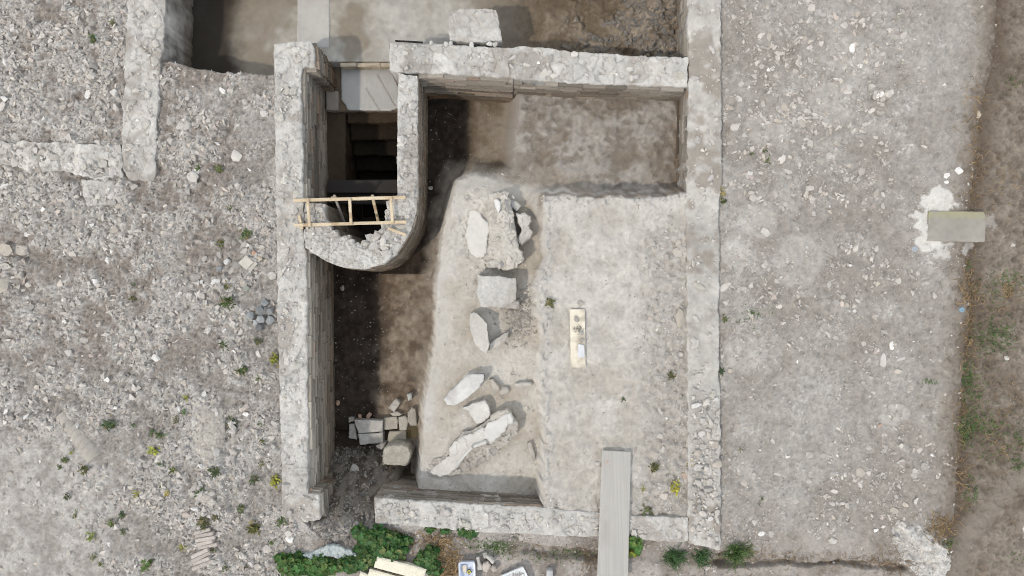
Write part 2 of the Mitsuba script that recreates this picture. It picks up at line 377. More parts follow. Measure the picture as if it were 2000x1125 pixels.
# lime and chalk spills
def spill(px, py, r, col, k, z=-0.15, asp=1.0, ang=0.0):
    global C
    c = W([(px, py)], z)[0]
    ca, sa = math.cos(ang), math.sin(ang)
    u, v = (X - c[0]) * ca + (Y - c[1]) * sa, (-(X - c[0]) * sa + (Y - c[1]) * ca) * asp
    d = np.hypot(u, v) * 100 + 50 * warp2 * 2 + 26 * (f_hi - 0.5) + 2.2 * G2 + 1.5 * G4
    m = k * ss(r, r * 0.72, d)
    C = mixc(C, np.array(col) * (1 + 0.04 * G2)[..., None], m)
    return m
LIME = (0.66, 0.65, 0.625)
for (a, b, r_, k) in ((1830, 402, 36, 0.92), (1808, 436, 28, 0.9), (1818, 470, 30, 0.85), (1838, 488, 20, 0.6), (1935, 432, 18, 0.35), (1890, 482, 14, 0.5), (1745, 815, 30, 0.35), (1450, 690, 40, 0.25), (1560, 510, 60, 0.25), (1500, 250, 45, 0.2), (1480, 430, 40, 0.3), (1660, 120, 60, 0.2), (1440, 500, 40, 0.3), (1620, 200, 50, 0.25)):
    spill(a, b, r_, LIME, k)
for (a, b, r_, k) in ((350, 600, 60, 0.3), (330, 480, 40, 0.3), (500, 240, 50, 0.25), (420, 200, 40, 0.3), (470, 870, 40, 0.3), (345, 530, 30, 0.3), (150, 420, 30, 0.3), (250, 20, 30, 0.2), (400, 850, 45, 0.35)):
    spill(a, b, r_, (0.5, 0.495, 0.48), k)
# a bright heap of lime, south-east
lm = spill(1792, 1072, 46, (0.66, 0.65, 0.625), 0.95, -0.15) ; lm2 = spill(1818, 1096, 44, (0.66, 0.65, 0.625), 0.95, -0.15)
lmh = np.maximum(np.maximum(lm, lm2), spill(1770, 1052, 28, (0.66, 0.65, 0.625), 0.9)); spill(2008, 1020, 24, (0.66, 0.66, 0.64), 0.9, -0.4)
h += lmh * (0.06 + 0.09 * f_hi + 0.02 * G2 + 0.02 * G4)
# furrows, south
for pts, dep, wid in (([(1395, 1102), (1470, 1104), (1540, 1098), (1585, 1105), (1640, 1099), (1700, 1106), (1770, 1112)], 0.13, 0.045), ([(1000, 1070), (1060, 1074), (1110, 1080), (1165, 1082)], 0.13, 0.09), ([(1235, 1075), (1300, 1088), (1420, 1092)], 0.10, 0.12), ([(700, 1043), (790, 1052), (860, 1060)], 0.06, 0.10)):
    ld = line_dist(W(pts, -0.1)) + 0.8 * warp2 + 0.01 * G4
    k = ss(wid * 1.6, wid * 0.5, ld) * (0.45 + 0.55 * ss(0.4, 0.6, fb(X, Y, 1.8, 3, 45)))
    h += -dep * k
    C = mixc(C, (0.13, 0.105, 0.085), 0.75 * ss(wid * 3.0, wid * 0.6, ld))
# south verge below the walls: browner
sv = ss(1030, 1065, PY + 25 * (f_mid - 0.5) * 2) * ss(560, 640, PX) * ss(1900, 1700, PX)
C = mixc(C, mixc((0.23, 0.20, 0.175), (0.36, 0.33, 0.305), ss(0.3, 0.65, f_mid)) * (1 + 0.06 * G1)[..., None], 0.75 * sv)
# hollows in the western rubble
for (a, b, r_, d_) in ((445, 245, 22, 0.10), (55, 500, 25, 0.1), (40, 135, 14, 0.08), (40, 560, 22, 0.12), (150, 185, 12, 0.06)):
    c = W([(a, b)])[0]; dd = np.hypot(X - c[0], (Y - c[1]) * 1.4)
    h += -d_ * ss(r_ / 100 * 1.6, 0.05, dd); C = mixc(C, (0.16, 0.135, 0.115), 0.5 * ss(r_ / 100 * 1.3, 0.05, dd))
# a built line of rubble showing in the ground (old wall stub)
stub = ss(0.13, 0.05, line_dist(W([(441, 790), (447, 900), (455, 990)], -0.1)) + 0.3 * warp2)
h += -0.05 * stub
# low bank right of the west wall's lower part, clean strip beside it
edge_l = ss(500, 535, PX) * left
C = mixc(C, np.array([0.40, 0.385, 0.365]) * (1 + 0.05 * G1)[..., None], 0.45 * edge_l * ss(0.35, 0.6, f_mid + 0.1))

region = np.zeros(X.shape, np.uint8)      # 0 ground, 1 court floor, 2 hall floor, 3 stair pit, 4 terrace, 5 field
region[sf > 0.0] = 5
# --- hall (north room)
hall = W([(284, -78), (282, 100), (322, 114), (372, 130), (440, 136), (532, 142), (575, 142), (575, 92), (612, 92), (765, 92), (800, 112), (1378, 140), (1378, -78)])
sh = sdist(hall)
k = ss(-0.03, 0.16, sh + 0.6 * warp2 * (PX < 545) + 0.02 * G4 * (PX < 545))
kh = np.where((PX < 545) & (PY > 100), k, sh > 0)
hz_hall = np.full(X.shape, -1.2) + 0.02 * (f_mid - 0.5) + 0.0025 * G4
ex, ey = W([(1220, 70)], -1.2)[0]
clod = ss(0.95, 0.45, (1 - ss(1000, 1260, PX + 60 * (f_mid - 0.5)))) * 1.0
m1, m2, mid_ = cells(X + 0.03 * G8, Y + 0.03 * np.roll(G8, 60, 1), 0.17, 91)
hz_hall += clod * (0.16 * np.clip((m2 - m1) / 0.09, 0, 1) * mid_ ** 1.5 * ss(0.35, 0.6, f_mid + 0.12) + 0.10 * f_mid + 0.02 * G4 + 0.008 * G2 + 0.25 * ss(1150, 1300, PX) * ss(0.4, 0.7, f_mid + 0.15))
cc = mixc((0.36, 0.34, 0.305), (0.46, 0.45, 0.425), ss(0.36, 0.6, 0.6 * f_low + 0.4 * f_mid)) * (1 + 0.05 * G2 + 0.03 * G4 + 0.03 * G1)[..., None]
damp = ss(0.52, 0.62, fb(X, Y, 0.9, 4, 33) + 0.14 * ss(560, 480, PX) + 0.10 * ss(880, 1000, PX) - 0.10 * ss(560, 640, PX) * ss(900, 800, PX))
cc = mixc(cc, (0.20, 0.165, 0.12), 0.6 * damp)
cc = mixc(cc, (0.032, 0.026, 0.021), 0.94 * ss(440, 385, PX + 60 * (f_mid - 0.5)))  # damp strip under the upper left wall, its shade painted into the colour too
cc = mixc(cc, mixc((0.15, 0.118, 0.085), (0.26, 0.22, 0.175), ss(0.3, 0.65, f_mid)) * (1 + 0.09 * G1 + 0.06 * G2)[..., None], ss(930, 1040, PX + 120 * (f_mid - 0.5)))
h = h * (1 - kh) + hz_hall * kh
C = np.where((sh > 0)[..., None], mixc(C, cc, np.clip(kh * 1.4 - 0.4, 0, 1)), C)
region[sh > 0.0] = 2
# --- stair pit
pit = W([(570, 82), (764, 82), (764, 120), (795, 120), (795, 480), (570, 480)])
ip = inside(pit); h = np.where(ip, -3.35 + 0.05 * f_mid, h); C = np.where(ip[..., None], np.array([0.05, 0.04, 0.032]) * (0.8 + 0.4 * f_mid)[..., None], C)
region[ip] = 3
# --- court: deep corridor, north-east floor, middle terrace, high eastern terrace
court = W([(793, 125), (1378, 135), (1378, 1035), (1060, 1012), (735, 1000), (735, 1075), (640, 1075), (600, 1030), (570, 1000), (570, 495), (660, 495), (700, 505), (760, 480), (793, 420)])
ic = inside(court)
zc = np.full(X.shape, -1.86) + 0.05 * (f_mid - 0.5) + 0.006 * G2 + 0.008 * G4
ccol = mixc((0.138, 0.103, 0.074), (0.268, 0.224, 0.178), ss(0.35, 0.68, 0.6 * f_mid + 0.4 * f_hi)) * (1 + 0.07 * G1 + 0.06 * G2)[..., None]
ccol = mixc(ccol, (0.085, 0.062, 0.046), 0.6 * ss(0.6, 0.72, fb(X, Y, 4, 4, 61)))
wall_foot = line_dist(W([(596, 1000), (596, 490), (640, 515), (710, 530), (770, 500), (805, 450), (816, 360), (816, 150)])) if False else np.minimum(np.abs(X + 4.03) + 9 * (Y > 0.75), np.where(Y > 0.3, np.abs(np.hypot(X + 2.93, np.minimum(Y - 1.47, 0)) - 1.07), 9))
damp_shade = ss(1.35, 0.80, wall_foot + 0.35 * (f_low - 0.5) + 0.22 * (f_mid - 0.5) * 2)
ccol = mixc(ccol, mixc((0.0105, 0.0075, 0.006), (0.026, 0.018, 0.013), ss(0.35, 0.7, f_hi)), 0.92 * damp_shade)  # damp soil at the wall foot, with the corridor shade painted into its colour
nf = W([(915, 190), (1345, 185), (1345, 420), (930, 420)], -1.0)     # north-east floor
snf = sdist(W([(1008, 150), (1400, 150), (1400, 440), (900, 440), (925, 380), (1000, 330)], -0.95)) + warp
knf = ss(-0.22, 0.12, snf)
znf = -0.88 + 0.09 * (f_mid - 0.5) + 0.05 * (f_hi - 0.5) + 0.007 * G2 + 0.012 * G4
zcn = -1.62 + 0.04 * (f_mid - 0.5) + 0.006 * G2
kn = ss(470, 380, PY + 20 * f_mid)
zc = zc * (1 - kn) + zcn * kn
zc = zc * (1 - knf) + znf * knf
nfc = mixc((0.225, 0.200, 0.174), (0.335, 0.313, 0.29), ss(0.40, 0.60, 0.55 * f_mid + 0.45 * f_hi + 0.03 * G2)) * (1 + 0.06 * G1 + 0.05 * G2)[..., None]
nfc = mixc(nfc, (0.18, 0.14, 0.10), 0.45 * ss(0.55, 0.68, fb(X, Y, 1.5, 4, 63)))
brownband = mixc((0.165, 0.128, 0.09), (0.27, 0.235, 0.19), ss(0.35, 0.65, f_mid)) * (1 + 0.06 * G1)[..., None]
ccol = mixc(ccol, brownband, kn * ss(890, 930, PX) * 0.9)
ccol = mixc(ccol, nfc, ss(-0.15, 0.10, snf))
paleband = ss(0.30, 0.05, np.abs(snf + 0.02)) * ss(940, 990, PX)
ccol = mixc(ccol, (0.35, 0.325, 0.30), 0.6 * paleband)
# middle terrace
terA = W([(893, 352), (930, 343), (985, 358), (1052, 374), (1120, 390), (1120, 1030), (812, 1005), (817, 930), (822, 870), (828, 800), (838, 730), (847, 640), (852, 560), (860, 480), (873, 415)], -0.8)
sA = sdist(terA) + 0.5 * warp + 0.6 * warp2
kA = ss(-0.26 - 0.30 * ss(420, 370, PY) * ss(880, 920, PX), 0.05, sA)
zA = -0.80 + 0.04 * (f_mid - 0.5) + 0.02 * (f_hi - 0.5) + 0.004 * G2 + 0.003 * G1
zA = zA + 0.32 * np.exp(-(((PX - 950) / 75) ** 2 + ((PY - 375) / 45) ** 2)) + 0.10 * np.exp(-(((PX - 880) / 30) ** 2 + ((PY - 430) / 60) ** 2))
cA = mixc((0.43, 0.395, 0.345), (0.53, 0.51, 0.475), ss(0.35, 0.65, 0.6 * f_mid + 0.4 * f_low)) * (1 + 0.035 * G1 + 0.03 * G2)[..., None]
cA = mixc(cA, (0.51, 0.495, 0.47), 0.5 * ss(0.30, 0.05, np.abs(sA - 0.1)))
lump = np.exp(-(((PX - 925) / 62) ** 2 + ((PY - 445) / 85) ** 2) ** 2)
zA = zA + lump * (0.05 * np.clip((m2 - m1) / 0.07, 0, 1) * mid_ + 0.06 * (f_hi - 0.5) + 0.012 * G2 + 0.03)
cA = mixc(cA, np.array([0.54, 0.525, 0.50]) * (1 + 0.06 * G2 + 0.04 * G4)[..., None], 0.75 * lump * ss(0.3, 0.55, f_hi + 0.1))
zc = zc * (1 - kA) + zA * kA
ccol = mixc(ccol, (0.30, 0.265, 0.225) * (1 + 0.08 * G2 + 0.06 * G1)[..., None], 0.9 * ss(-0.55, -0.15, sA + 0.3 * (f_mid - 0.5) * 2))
ccol = mixc(ccol, cA, ss(-0.22, 0.02, sA + 0.03 * G4))
# high terrace, east
terB = W([(1060, 382), (1130, 384), (1240, 388), (1345, 380), (1400, 380), (1400, 1050), (1060, 1015), (1055, 985), (1060, 900), (1064, 830), (1053, 745), (1057, 650), (1047, 562), (1062, 500), (1063, 440)], -0.05)
sB = sdist(terB) + 0.9 * warp2 + 0.4 * warp * ss(420, 470, PY) + 0.022 * G4
kB = ss(-0.10 - 0.26 * ss(430, 395, PY), 0.05, sB)
zB = -0.05 + 0.05 * (f_mid - 0.5) + 0.03 * (f_hi - 0.5) + 0.006 * G2 + 0.004 * G1 + 0.006 * G4 + 0.05 * ss(0.14, 0.05, np.abs(sB - 0.06)) * ss(0.42, 0.58, f_hi)
rubB = ss(1230, 1300, PX + 50 * (f_mid - 0.5)) * ss(420, 470, PY) + ss(960, 1000, PY) * 0.5
zB += -0.04 * np.clip(rubB, 0, 1) + 0.012 * np.clip(rubB, 0, 1) * G2
cB = mixc((0.415, 0.39, 0.355), (0.515, 0.497, 0.465), ss(0.34, 0.64, 0.5 * f_mid + 0.25 * f_low + 0.25 * fb(X, Y, 1.1, 4, 36))) * (1 + 0.045 * G1 + 0.045 * G2 + 0.03 * G4)[..., None]
cB = mixc(cB, (0.52, 0.505, 0.48), 0.5 * ss(0.2, 0.05, np.abs(sB - 0.06)))
cB = mixc(cB, mixc((0.27, 0.245, 0.22), (0.40, 0.38, 0.355), f_hi), 0.45 * np.clip(rubB, 0, 1))
zc = zc * (1 - kB) + zB * kB
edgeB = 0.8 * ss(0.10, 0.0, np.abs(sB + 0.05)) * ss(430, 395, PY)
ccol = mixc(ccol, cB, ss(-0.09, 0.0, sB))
ccol = mixc(ccol, (0.17, 0.125, 0.09) * (1 + 0.1 * G2)[..., None], 0.8 * edgeB * (sB < 0.02))  # shadow band below the north step, painted into the floor colour
# rubble ramp in the south-west gap
kr = ss(900, 1045, PY + 12 * (f_mid - 0.5) * 2) * ss(775, 745, PX)
zr = -1.95 + 1.80 * kr + 0.09 * np.clip((m2 - m1) / 0.08, 0, 1) * mid_ + 0.02 * G4 + 0.012 * G2
inr = (PX < 775) & (PY > 880)
zc = np.where(inr, np.maximum(zc - 0.05, zr), zc)
crr = mixc((0.085, 0.07, 0.056), (0.20, 0.178, 0.152), ss(0.35, 0.65, f_hi)) * (1 + 0.16 * (mid_ - 0.5) + 0.07 * G1)[..., None]
ccol = mixc(ccol, crr, inr * ss(910, 950, PY))
ccol = mixc(ccol, C, inr * ss(1012, 1045, PY + 14 * (f_hi - 0.5) + 2 * G4))
# ochre damp patch
oc = W([(805, 846)], -1.8)[0]
ccol = mixc(ccol, (0.26, 0.19, 0.095), 0.85 * ss(0.16, 0.10, np.maximum(np.abs(X - oc[0]), np.abs(Y - oc[1])) + 0.4 * warp2))
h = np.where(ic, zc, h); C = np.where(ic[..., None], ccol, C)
region[ic] = 1; region[ic & (kA > 0.55)] = 4; region[ic & (sB > 0)] = 4
h = np.clip(h, -3.6, 0.3)
rim = ss(0.35, 0.02, np.minimum.reduce([X - gx[0], gx[-1] - X, Y - gy[0], gy[-1] - Y]))      # the grid meets the plain far ground, outside the frame
h = h * (1 - rim) - 0.12 * rim; C = mixc(C, (0.30, 0.275, 0.25), rim)

def hz(x, y):
    q = [(np.atleast_1d(np.asarray(v, float)) - g) / RES for v, g in ((y, gy[0]), (x, gx[0]))]
    out = ndimage.map_coordinates(h, q, order=1, mode='nearest')
    return out if np.ndim(x) else float(out[0])
def nearest_region(x, y):
    return region[np.clip(((np.asarray(y) - gy[0]) / RES).round().astype(int), 0, len(gy) - 1), np.clip(((np.asarray(x) - gx[0]) / RES).round().astype(int), 0, len(gx) - 1)]

n_y, n_x = X.shape
ii = np.arange(n_y * n_x).reshape(n_y, n_x)
quad_reg = region[:-1, :-1]
Vt = np.stack([X.ravel(), Y.ravel(), h.ravel()], 1)
dzx, dzy = np.gradient(h, RES)[::-1]
Ct = C.reshape(-1, 3)
def piece(code, extra=None):
    q = quad_reg == code
    a, b, c, d = ii[:-1, :-1][q], ii[:-1, 1:][q], ii[1:, 1:][q], ii[1:, :-1][q]
    f = np.vstack([np.stack([a, b, c], 1), np.stack([a, c, d], 1)])
    used = np.unique(f); re = np.full(len(Vt), -1, np.int64); re[used] = np.arange(len(used))
    v, f, c = Vt[used], re[f], Ct[used]
    if extra:
        f = np.vstack([f, np.asarray(extra[1]) + len(v)]); c = np.vstack([c, extra[2]]); v = np.vstack([v, extra[0]])
    return v, f, c
# the ground reaches far beyond the frame
fx0, fx1, fy0, fy1, R_ = gx[0], gx[-1], gy[0], gy[-1], 300.0
ev = np.array([[fx0, fy0, -0.12], [fx1, fy0, -0.12], [fx1, fy1, -0.12], [fx0, fy1, -0.12], [-R_, -R_, -0.5], [R_, -R_, -0.5], [R_, R_, -0.5], [-R_, R_, -0.5]])
ef = np.array([[0, 4, 5], [0, 5, 1], [1, 5, 6], [1, 6, 2], [2, 6, 7], [2, 7, 3], [3, 7, 4], [3, 4, 0]])
NAMES = {0: ('ground', 'pale stony ground strewn with rubble around the excavated walls'), 1: ('excavation_floor', 'brown earth floor of the deep excavated court and its rubble ramp'),
         2: ('hall_floor', 'stained grey floor of the sunken room at the top'), 3: ('pit_floor', 'dark bottom of the stair pit'),
         4: ('earth_terrace', 'pale beige earth terraces left standing inside the court'), 5: ('bare_field', 'brown bare field right of the root-lined scarp')}
for code, (nm, lb) in NAMES.items():
    k = key_of(nm)
    put(k, piece(code, (ev, ef, np.tile([0.3, 0.275, 0.25], (8, 1))) if code == 0 else None), 'stone', smooth=True)
    labels[k] = {'kind': 'structure', 'label': lb}

# ---------------------------------------------------------------- walls
MORT = (0.505, 0.495, 0.475)
STAIN = (0.09, 0.07, 0.052)
def top_stones(parent, poly, count, seed, zt=0.0, big=True, smin=0.05, smax=0.13, stuff=0, inset=0.06):
    r = np.random.default_rng(seed)
    P = shapely.Polygon(poly).buffer(-inset); stuff = int(stuff * 0.55)
    def draw(n):
        out = []
        x0, y0, x1, y1 = P.bounds
        while len(out) < n:
            q = np.stack([r.uniform(x0, x1, 200), r.uniform(y0, y1, 200)], 1)
            out += list(q[shapely.contains_xy(P, q[:, 0], q[:, 1])])
        return np.array(out[:n])
    if big:
        for p in draw(count):
            s = r.uniform(smin, smax)
            col = np.array([MORT]) * (0.97 + 0.11 * r.standard_normal()) * np.array([1, r.uniform(0.97, 1.0), r.uniform(0.93, 1.0)])
            part(parent, 'stone', stones(np.array([[*p, zt + r.uniform(-0.012, 0.012)]]), np.array([[s, s * r.uniform(0.45, 0.9), 0.035]]), col, VL, 0.12, r))
    if stuff:
        p = draw(stuff); s = 0.012 + 0.045 * r.random(stuff) ** 2
        part(parent, 'aggregate', stones(np.c_[p, np.full(stuff, zt + 0.015)], np.stack([s, s * r.uniform(0.5, 1, stuff), s * 0.5], 1), stone_colors(stuff, (0.75, 0.08, 0.05, 0.02, 0.1), r) * 1.2, VS, 0.3, r), kind='stuff')

def wall(name, label, px, count, seed, faces=(), zbot=-2.2, stuff=200, z=0.0, cat='wall', **kw):
    t = thing(name, label, cat)
    poly = W(px, z)
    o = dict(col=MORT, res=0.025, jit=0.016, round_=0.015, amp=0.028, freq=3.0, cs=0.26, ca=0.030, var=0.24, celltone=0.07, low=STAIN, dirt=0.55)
    o.update(kw)
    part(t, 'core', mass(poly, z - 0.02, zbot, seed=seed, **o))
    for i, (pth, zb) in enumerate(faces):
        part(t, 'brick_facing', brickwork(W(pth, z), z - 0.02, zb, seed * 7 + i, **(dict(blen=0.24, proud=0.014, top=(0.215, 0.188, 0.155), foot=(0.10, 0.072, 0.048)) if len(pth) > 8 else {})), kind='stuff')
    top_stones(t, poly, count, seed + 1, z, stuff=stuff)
    return t

wall('masonry_wall', 'long straight rubble-topped brick wall running down the left side of the court and stair pit',
     [(534, 86), (570, 80), (604, 77), (613, 92), (615, 131), (588, 131), (587, 205), (590, 300), (591, 396), (592, 484), (597, 490), (598, 600), (599, 760), (600, 880), (600, 965), (622, 967), (625, 1016), (590, 1020), (550, 1011), (549, 900), (545, 760), (541, 600), (539, 450), (536, 250)],
     60, 11, [([(588, 131), (587, 205), (590, 300), (591, 396)], -3.2), ([(596, 488), (598, 600), (599, 760), (600, 880), (600, 965)], -2.1), ([(604, 77), (613, 92), (615, 131)], -1.5), ([(615, 131), (588, 131)], -1.6), ([(600, 965), (622, 967)], -1.9), ([(622, 967), (625, 1016)], -1.6)], zbot=-3.4, stuff=900)
apse = [(778, 143), (815, 147), (815, 300), (815, 367), (812, 415), (803, 447), (792, 468), (771, 497), (747, 516), (707, 526), (669, 523), (635, 509), (608, 492), (594, 483), (594, 396), (608, 396), (635, 399), (633, 414), (636, 428), (643, 438), (647, 451), (656, 447), (660, 459), (664, 464), (669, 460), (683, 459), (683, 467), (690, 467), (692, 476), (698, 472), (703, 478), (706, 469), (715, 468), (713, 459), (722, 456), (729, 457), (731, 449), (738, 452), (745, 445), (742, 438), (749, 437), (753, 430), (751, 412), (757, 408), (754, 394), (776, 380), (775, 300)]
def apse_top(x, y):
    px, py = 1000 + x * 100, 562.5 - y * 100
    return 0.0 - 0.16 * ss(388, 400, py) * ss(650, 630, px) * ss(452, 430, py) - 0.05 * ss(395, 440, py)
wall('apse_wall', 'curved apse wall with a broken hollow under the ladder', apse, 34, 23,
     [(([(815, 147), (815, 300), (815, 367), (812, 415), (803, 447), (792, 468), (771, 497), (747, 516), (707, 526), (669, 523), (635, 509), (608, 492), (594, 483)])[::-1], -1.95)], zbot=-3.3, stuff=500, amp=0.05, ca=0.06, cs=0.16, side=np.array([0.50, 0.44, 0.37]), jit=0.010)
wall('masonry_wall', 'brick wall with a pale rubble top crossing from the stair opening to the right wall', [(760, 82), (850, 85), (930, 90), (985, 93), (1010, 90), (1050, 91), (1110, 99), (1230, 107), (1344, 112), (1344, 169), (1291, 167), (1134, 162), (1004, 153), (1002, 152), (850, 142), (775, 140), (760, 136)],
     40, 31, [([(816, 144), (850, 142), (1002, 152)][::-1], -1.8), ([(1004, 153), (1134, 162), (1291, 167), (1344, 169)][::-1], -1.3), ([(760, 136), (760, 82)][::-1], -1.5)], stuff=500, amp=0.03)
wall('masonry_wall', 'straight pale wall running the whole height of the picture right of the court', [(1344, -90), (1408, -90), (1409, 200), (1410, 360), (1404, 392), (1406, 520), (1404, 640), (1407, 800), (1408, 980), (1409, 1076), (1346, 1062), (1345, 1000), (1344, 760), (1342, 560), (1341, 400), (1346, 170), (1346, 112)],
     40, 43, [([(1346, 172), (1341, 400)], -1.1), ([(1344, -80), (1346, 110)], -1.4)], stuff=700, amp=0.026, freq=3.5, cs=0.0, col=(0.475, 0.462, 0.437), var=0.30, jit=0.024, dirt=0.75)
wall('masonry_wall', 'low pale wall along the bottom of the court, left end square', [(732, 974), (760, 975), (813, 980), (913, 985), (1000, 990), (1058, 993), (1110, 998), (1165, 1003), (1240, 1009), (1344, 1012), (1344, 1060), (1232, 1055), (1160, 1050), (1067, 1046), (913, 1039), (863, 1034), (800, 1028), (732, 1023)],
     44, 53, [([(732, 974), (813, 980), (913, 985), (1058, 993)][::-1], -1.95), ([(732, 1023), (732, 974)][::-1], -1.9)], stuff=600, amp=0.022)
wall('masonry_wall', 'pale rubble wall at the upper left, bounding the sunken room', [(248, -90), (322, -90), (319, 100), (311, 116), (306, 200), (303, 280), (298, 351), (250, 349), (237, 330), (236, 282), (242, 160), (247, 55)],
     36, 61, [], zbot=-1.5, stuff=500, amp=0.025, jit=0.03, col=(0.52, 0.507, 0.485), low=(0.13, 0.105, 0.08), rows=24)
wall('masonry_wall', 'low ruined cross wall at the far left, breaking up westwards', [(-90, 276), (60, 277), (150, 279), (236, 283), (237, 346), (200, 348), (158, 345), (120, 332), (60, 336), (20, 322), (-90, 318)],
     40, 71, [], zbot=-0.4, stuff=400, amp=0.035, jit=0.03, ca=0.05, cs=0.14, col=(0.53, 0.515, 0.49), celltone=0.14)
t = thing('stone_pad', 'square pale masonry pad in the rubble below the upper left walls', 'masonry pad')
poly = W([(158, 351), (222, 352), (224, 398), (168, 404), (160, 375)], -0.03)
part(t, 'core', mass(poly, -0.04, -0.3, (0.46, 0.445, 0.425), res=0.022, amp=0.018, cs=0.12, ca=0.025, seed=81)); top_stones(t, poly, 8, 82, -0.03, stuff=30)

t = thing('paving_strip', 'pale grey slab strip in the upper room floor beside the pier', 'slab')
part(t, 'slab', mass(W([(581, -70), (643, -70), (643, 93), (580, 91)], -1.17), -1.172, -1.4, (0.47, 0.465, 0.45), res=0.03, jit=0.006, round_=0.008, amp=0.006, freq=2, var=0.12, seed=133))
for k_, a_ in enumerate((842, 871, 880, 921, 956, 967)):
    rr_ = np.random.default_rng(950 + k_); p_ = W([(a_, 85 + rr_.normal(0, 1.2) + (a_ - 836) * 0.02)], 0)[0]
    part('masonry_wall_001', 'stone', stones(np.array([[*p_, 0.0]]), np.array([[0.075 * rr_.uniform(0.6, 1.3), 0.055, 0.05]]), np.array([MORT]) * rr_.uniform(0.85, 1.1), VL, 0.15, rr_))
# ---------------------------------------------------------------- stair pit
t = thing('stairway', 'earth-brown stone stairs with shade painted in, descending between the long wall and the apse', 'stairs')
for i in range(7):
    zt = -1.72 - 0.26 * i
    y0, y1 = 213 + 27 * i, 213 + 27 * (i + 1) + (8 if i == 6 else 3)
    p = W([(640, y0), (800, y0), (800, y1), (640, y1)], 0)
    p = np.stack([p[:, 0], (562.5 - np.array([y0, y0, y1, y1])) * 0.01 * (H + 1.9) / H], 1); p[:, 0] = [-3.62, -2.2, -2.2, -3.62]
    part(t, 'step', mass(p, zt, zt - 0.9 if i < 6 else -3.4, tuple(np.array([0.06, 0.043, 0.028]) * (0.9, 0.42, 0.26, 0.2, 0.2, 0.2, 0.2)[i]), res=0.04, jit=0.02, amp=0.02, var=0.3, seed=100 + i))  # lower steps are darker: the shade of the pit is put into their colour
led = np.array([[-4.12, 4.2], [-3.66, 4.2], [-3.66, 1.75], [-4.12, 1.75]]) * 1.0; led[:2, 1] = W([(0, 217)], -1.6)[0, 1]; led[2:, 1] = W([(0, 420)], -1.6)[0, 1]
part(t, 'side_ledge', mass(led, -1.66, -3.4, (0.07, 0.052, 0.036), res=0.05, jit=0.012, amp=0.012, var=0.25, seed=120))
t = thing('doorway_landing', 'brown earth landing around the marble slab at the head of the stairs', 'landing', kind=None)
lp = np.array([[-4.14, W([(0, 131)], -1.5)[0, 1] + 0.12], [-2.2, W([(0, 131)], -1.5)[0, 1] + 0.12], [-2.2, W([(0, 217)], -1.55)[0, 1]], [-4.14, W([(0, 217)], -1.55)[0, 1]]])
part(t, 'earth_bed', mass(lp, -1.56, -3.4, (0.17, 0.135, 0.10), res=0.04, jit=0.012, amp=0.015, var=0.2, seed=121))
t = thing('threshold_slab', 'large grey marble slab with clipped lower corners at the head of the stairs', 'slab')
sl = W([(666, 133), (800, 133), (800, 207), (782, 209), (763, 216), (690, 215), (679, 214), (675, 205), (667, 195)], -1.48)
v, f, c = mass(sl, -1.48, -1.58, (0.43, 0.43, 0.42), res=0.03, jit=0.004, round_=0.012, amp=0.004, var=0.10, seed=122)
a_, b_ = W([(716, 172), (742, 215)], -1.48), W([(738, 145), (772, 205)], -1.48)
for s_ in (a_, b_):
    ld = shapely.distance(shapely.LineString(s_), shapely.points(v[:, 0], v[:, 1])); m = ss(0.03, 0.0, ld); v[:, 2] -= 0.012 * m; c = mixc(c, (0.24, 0.22, 0.19), 0.7 * m)
part(t, 'slab', (v, f, c), 'marble')
t = thing('door_block', 'small square grey stone block left of the marble slab', 'block')
part(t, 'body', mass(W([(636, 177), (660, 177), (660, 215), (636, 215)], -1.42), -1.42, -1.62, (0.27, 0.245, 0.22), res=0.03, jit=0.006, amp=0.008, seed=123))
t = thing('threshold_beam', 'narrow pale jointed stone sill between marble slab and upper room floor', 'sill')
for x0, x1 in ((664, 696), (697, 742), (743, 772)):
    part(t, 'sill_stone', mass(W([(x0, 122), (x1, 121.5), (x1, 129.5), (x0, 130)], -1.2), -1.2, -1.4, (0.46, 0.40, 0.31), res=0.025, jit=0.004, amp=0.006, var=0.2, seed=130 + x0))
t = thing('timber_beam', 'dark weathered beam across the stair pit, farther from the ladder', 'beam')
put(t, bar([*W([(641, 365)], -1.35)[0], -1.35], [*W([(800, 364)], -1.35)[0], -1.35], 0.28, 0.12, (0.042, 0.038, 0.036)))
t = thing('timber_beam', 'dark weathered beam across the stair pit, right under the ladder', 'beam')
put(t, bar([*W([(643, 389)], -1.5)[0], -1.5], [*W([(792, 390)], -1.5)[0], -1.5], 0.22, 0.12, (0.034, 0.031, 0.029)))

# wooden ladder lying over the hollow
t = thing('wooden_ladder', 'light pine ladder laid across the broken apse', 'ladder')
L0, L1 = [*W([(574, 391.5)], 0.08)[0], 0.085], [*W([(792, 385.5)], 0.08)[0], 0.085]
M0, M1 = [*W([(575, 440)], 0.08)[0], 0.085], [*W([(794, 433.5)], 0.08)[0], 0.085]
part(t, 'rail', bar(L0, L1, 0.062, 0.06), 'pine_wood'); part(t, 'rail', bar(M0, M1, 0.058, 0.06), 'pine_wood')
for (xa, ya, xb, yb) in ((601, 388, 605, 443), (683, 387, 686, 439), (763, 384, 767, 437)):
    part(t, 'rung', bar([*W([(xa, ya)], 0.13)[0], 0.138], [*W([(xb, yb)], 0.13)[0], 0.138], 0.052, 0.045), 'pine_wood')
def stick(label, a, za, b, zb, w, mat='pine_wood'):
    t = thing('wooden_batten', label, 'batten')
    put(t, bar([*W([a], za)[0], za], [*W([b], zb)[0], zb], w, w * 0.8), mat)
stick('grey pole leaning down into the hollow left of the ladder middle', (653, 382), 0.02, (678, 450), -1.25, 0.045, 'grey_timber')
